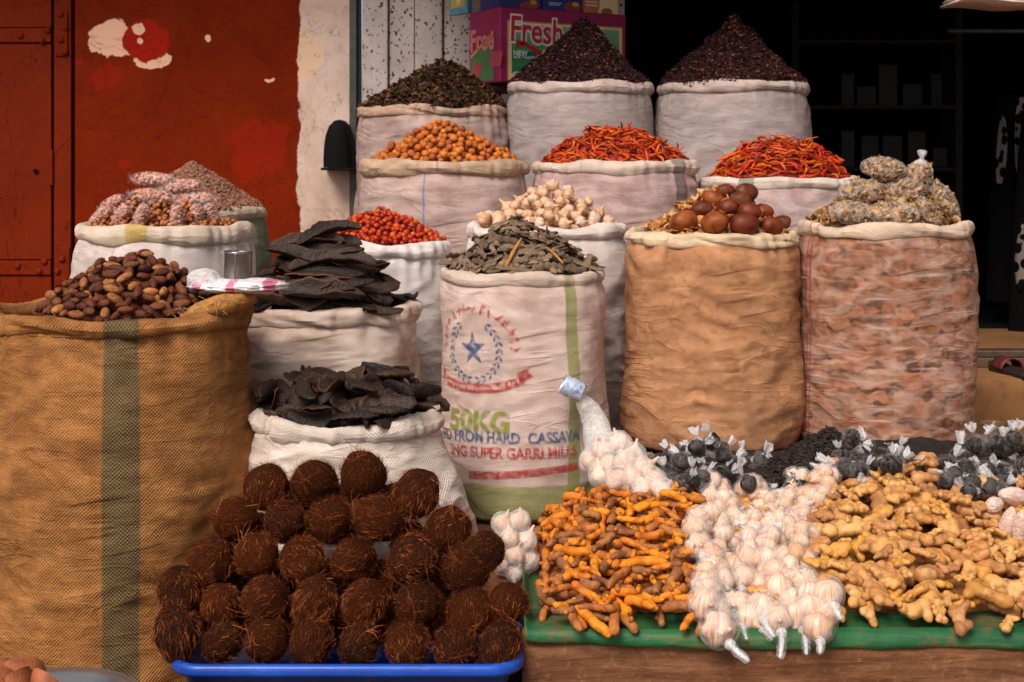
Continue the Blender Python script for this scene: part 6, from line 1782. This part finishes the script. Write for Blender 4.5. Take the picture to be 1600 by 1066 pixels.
# left side of the carton
sd_ = empty('x') if False else None
side = G()
def sflat(name, shapes, col, xo):
    g = G()
    for vs, fs in shapes: g.add([(xo, BD - v[0], v[1]) for v in vs], fs)
    return g.build(name, simple(name + '_ink', col, .5, .4, 0, .15, 20, .05), cart)
sflat('side_green', [poly((.02, .01), (BD - .05, .01), (BD - .05, BH * .66), (.02, BH * .36))], C(70, 116, 66), -.002)
sflat('side_band', [poly((.02, BH * .36), (BD - .05, BH * .66), (BD - .05, BH * .70), (.02, BH * .40))], C(214, 150, 84), -.003)
sflat('side_spots', [poly((.05, BH * .30), (.12, BH * .26), (.10, BH * .10), (.04, BH * .14)), poly((.2, BH * .42), (.3, BH * .40), (.28, BH * .2), (.19, BH * .22))], C(176, 60, 76), -.003)
sflat('side_words', [txt('Free', .13, .12, BH * .58, .004, .0, .9)], C(206, 120, 110), -.003)
# packs on top of the carton
Rc = Matrix.Rotation(math.radians(30), 4, 'Z')
def small_box(lx, ly, w, d, h, col, label, bits_):
    p = Matrix.Translation(cpt) @ Rc @ Vector((lx, ly, BH + .0008))
    e = empty('small_carton', p, (0, 0, math.radians(30))); tag(e, label, 'carton')
    g = G(); g.box(0, w, 0, d, 0, h, bev=.003); e = g.build('box', simple(label[:12] + 'board', col, .45, .4, 0, .12, 20, .05), e)
    for nm, sh, c, y in bits_: flat(nm, e, sh, c, y)
small_box(.005, .02, .21, .16, .16, C(32, 44, 110), 'dark blue pack on top of the carton, left of the other blue one', [('fruit_print', [ell_(.16, .018, .04, .018), ell_(.12, .012, .02, .012)], C(150, 60, 50), -.0015), ('fruit_leaf', [ell_(.17, .028, .016, .010)], C(196, 150, 50), -.0025)])
small_box(.222, .02, .20, .16, .16, C(30, 48, 122), 'dark blue pack with a white line of print, right of the other blue one', [('print_line', [rect(.03, .095, .030, .034), rect(.03, .085, .022, .026)], C(190, 196, 214), -.0015), ('fruit_print', [ell_(.15, .02, .045, .022)], C(140, 56, 50), -.0015), ('fruit_leaf', [ell_(.165, .032, .018, .010)], C(206, 160, 60), -.0025)])
small_box(.43, .02, .18, .16, .15, C(190, 110, 76), 'orange and cream pack at the right end on the carton', [('cream_panel', [poly((.075, .002), (.178, .002), (.178, .148), (.10, .148))], C(232, 208, 160), -.0015), ('print_line', [rect(.01, .07, .045, .052), rect(.01, .07, .03, .037)], C(232, 200, 190), -.0015), ('cup_print', [ell_(.12, .01, .03, .016)], C(150, 90, 60), -.0025)])
pf = Matrix.Translation(cpt) @ Rc @ Vector((.0, .30, BH + .0008))
e = empty('framed_packet', pf, (0, 0, math.radians(-50))); tag(e, 'packet with a pale blue frame and yellow picture on the left end of the carton', 'packet')
g = G(); g.box(-.12, .01, 0, .03, 0, .19, bev=.004); g.build('frame', simple('pale_blue_card', C(86, 146, 168), .5), e)
flat('picture', e, [rect(-.105, -.005, .03, .185)], C(190, 172, 84), -.0015); flat('picture_figure', e, [ell_(-.05, .09, .02, .05)], C(226, 206, 160), -.0025)
# trestle the carton stands on
tb = empty('wooden_stand', (cpt.x + .22, cpt.y + .25, PLINTH)); tag(tb, 'wooden stand behind the sacks carrying the carton', 'stand')
g = G(); g.box(-.36, .40, -.14, .20, cpt.z - PLINTH - .026, cpt.z - PLINTH - .0015, bev=.003); g.build('top', M_wood, tb)
for sx in (-.28, .30):
    for sy in (-.10, .14):
        g = G(); g.box(sx - .025, sx + .025, sy - .025, sy + .025, 0, cpt.z - PLINTH - .027, bev=.003); g.build('leg', M_wood, tb)

# ------------------------------------------------------------------ right side: shop step things and the dim interior
D = 4.86; sp_ = Vector((X(1585, D), D, PLINTH))
M_sole = simple('sandal_sole', C(40, 28, 24), .6); M_strap = simple('sandal_strap', C(92, 34, 34), .5)
se = empty('sandal', sp_, (0, 0, math.radians(100))); tag(se, 'dark sandal with a red strap on the shop step', 'sandal')
out = [(-.13, .0), (-.125, .028), (-.08, .036), (-.02, .030), (.05, .040), (.10, .042), (.135, .025), (.145, 0), (.135, -.028), (.10, -.040), (.05, -.034), (-.02, -.028), (-.08, -.034), (-.125, -.026)]
V = np.array([[(x * k, y * k, z + .012 * (x > .11)) for x, y in out] for k, z in ((.94, 0), (1.0, .004), (1.0, .016), (.96, .020))])
me = grid_mesh('sole', V, M_sole, wrap=True); bm = bmesh.new(); bm.from_mesh(me); bm.verts.ensure_lookup_table(); bm.faces.new([bm.verts[i] for i in range(13, -1, -1)]); bm.faces.new([bm.verts[42 + i] for i in range(14)]); bm.to_mesh(me); bm.free()
obj('sole', me, se)
V = np.array([[(x0 + .0, math.cos(a) * .043, .016 + math.sin(a) * .040) for a in np.linspace(0, PI, 14)] for x0 in (.01, .03, .06, .085)])
o = obj('strap', grid_mesh('strap', V, M_strap), se); md = o.modifiers.new('t', 'SOLIDIFY'); md.thickness = .004
D = 3.80
jp = at(1552, 700, D); je = empty('glass_jar', jp); tag(je, 'dusty glass jar among the black spice bags by the shop step', 'jar')
jt = NT('dusty_glass'); jv = jt.coord(); jn = jt.noise(jv, 25, 4)
gm = jt.done(jt.node('ShaderNodeMixShader', None, _0=jt.math('ADD', .35, jt.math('MULTIPLY', jt.step(jn, .4, .7), .4)), _1=jt.node('ShaderNodeBsdfTransparent', None, Color=(.85, .80, .72, 1)).outputs[0], _2=jt.bsdf(C(120, 96, 72), .2, None, .6)).outputs[0])
jr, jh = PX(21, D), PX(40, D)
g = G(); g.lathe([(.0, 0), (jr * .9, 0), (jr * .96, .004), (jr, jh * .5), (jr, jh * .93), (jr * 1.03, jh * .95), (jr * 1.03, jh), (jr * .96, jh), (jr * .93, jh * .9), (jr * .90, .006), (.0, .006)], 32); g.build('glass', gm, je, True)
g = G(); g.lathe([(.0, .007), (jr * .86, .007), (jr * .88, jh * .5), (.0, jh * .55)], 24); g.build('dregs', simple('jar_dregs', C(96, 70, 50), .8), je, True)

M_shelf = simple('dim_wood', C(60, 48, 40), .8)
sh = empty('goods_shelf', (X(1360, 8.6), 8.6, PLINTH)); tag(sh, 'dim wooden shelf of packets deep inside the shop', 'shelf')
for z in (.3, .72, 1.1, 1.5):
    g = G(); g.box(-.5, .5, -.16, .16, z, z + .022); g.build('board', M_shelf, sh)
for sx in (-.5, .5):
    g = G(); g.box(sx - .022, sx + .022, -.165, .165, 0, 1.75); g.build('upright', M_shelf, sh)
pk = [C(34, 31, 27), C(28, 24, 20), C(42, 39, 35), C(28, 22, 19), C(33, 30, 22), C(27, 29, 29)]  # dimness of the shop painted into the packet colours
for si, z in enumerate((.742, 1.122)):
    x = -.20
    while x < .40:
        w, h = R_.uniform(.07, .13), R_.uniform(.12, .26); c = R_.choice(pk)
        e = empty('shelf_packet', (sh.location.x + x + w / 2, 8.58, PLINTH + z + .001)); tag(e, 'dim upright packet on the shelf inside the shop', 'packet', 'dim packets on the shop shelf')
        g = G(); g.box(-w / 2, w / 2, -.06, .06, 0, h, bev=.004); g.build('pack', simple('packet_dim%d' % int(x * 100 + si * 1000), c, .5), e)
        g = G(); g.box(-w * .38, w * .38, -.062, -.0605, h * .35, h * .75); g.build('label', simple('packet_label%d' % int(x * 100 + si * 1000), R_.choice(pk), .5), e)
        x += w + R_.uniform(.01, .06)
def spotted():
    t = NT('spotted_cloth'); v = t.coord()
    d = t.vor(t.scale(v, (1, 1, .8)), 22.0)
    c = t.mix(t.step(d, .40, .46), C(12, 11, 11), C(120, 110, 104))
    return t.done(t.bsdf(c, .9, None, .05))
M_spot = spotted(); M_gown = simple('black_gown', C(12, 11, 12), .95, .05)
def gown(px, D, top, bot, hw, label, edge):
    """hanging dark garment with a spotted border along one side"""
    e = empty('hanging_garment', (X(px, D), D, Z(bot, D))); tag(e, label, 'garment')
    H_ = Z(top, D) - Z(bot, D); w = PX(hw, D); V = []
    for j in range(24):
        t = j / 23; row = []
        for i in range(28):
            a = 2 * PI * i / 28; ww = w * (.55 + .45 * (1 - t) ** .6)
            row.append((math.cos(a) * ww * (1 + .08 * math.sin(5 * a)), math.sin(a) * .07 * (1 + .25 * math.sin(6 * a + t * 2)), t * H_))
        V.append(row)
    V = np.array(V); obj('cloth', grid_mesh('cloth', V, M_gown, wrap=True), e)
    for (q0, q1, a0, a1) in edge:
        B = []
        for j in range(16):
            t = q0 + (q1 - q0) * j / 15; ww = w * (.55 + .45 * (1 - t) ** .6); bulge = math.sin(PI * j / 15) ** .5
            B.append([(math.cos(a) * ww * 1.03 * (1 + .08 * math.sin(5 * a)), math.sin(a) * .074 * (1 + .25 * math.sin(6 * a + t * 2)) - .004, t * H_) for a in [a0 + (a1 - a0) * (.5 + (k / 6 - .5) * (.3 + .7 * bulge)) for k in range(7)]])
        o = obj('spotted_border', grid_mesh('spotted_border', np.array(B), M_spot), e); md = o.modifiers.new('t', 'SOLIDIFY'); md.thickness = .003
gown(1585, 6.5, 150, 470, 42, 'dark garment with white spotted borders hanging inside the shop, nearer the middle', [(.55, .90, PI * 1.05, PI * 1.30), (.58, .99, PI * 1.42, PI * 1.68)])
gown(1640, 6.2, 160, 540, 62, 'dark garment with a white spotted border hanging inside the shop at the right edge', [(.22, .50, PI * 1.02, PI * 1.28)])
# hook rails carrying the garments
rail = empty('hanging_rail', (2.6, 6.35, 2.2)); tag(rail, 'dark rail inside the shop carrying the garments', 'rail')
g = G(); g.tube([(-.6, 0, 0), (1.38, 0, 0)], .012, 10); g.build('bar', M_steel, rail, True)
# bundle of flattened pale sacks hanging in the upper right corner
D = 4.7; be_ = empty('pale_bundle', at(1560, -10, D)); tag(be_, 'pale stacked edges of a bundle hanging at the upper right corner', 'bundle')
for k in range(4):
    V = []; y0 = -.06
    for j in range(2):
        V.append([(PX(-64, D) + PX(190, D) * i / 20 + .008 * k, y0 + j * .25, PX(2 - k * -5, D) - .026 + .004 * math.sin(i * .5 + k) - i * .0006) for i in range(21)])
    o = obj('sheet', grid_mesh('sheet', np.array(V), simple('pale_sheet%d' % k, C(206 - 8 * k, 180 - 6 * k, 172 - 6 * k), .6)), be_); md = o.modifiers.new('t', 'SOLIDIFY'); md.thickness = .007
g = G(); g.tube([(.1, .05, .0), (.1, .05, 2.7 - be_.location.z)], .004, 6); g.build('cord', M_steel, be_, True)
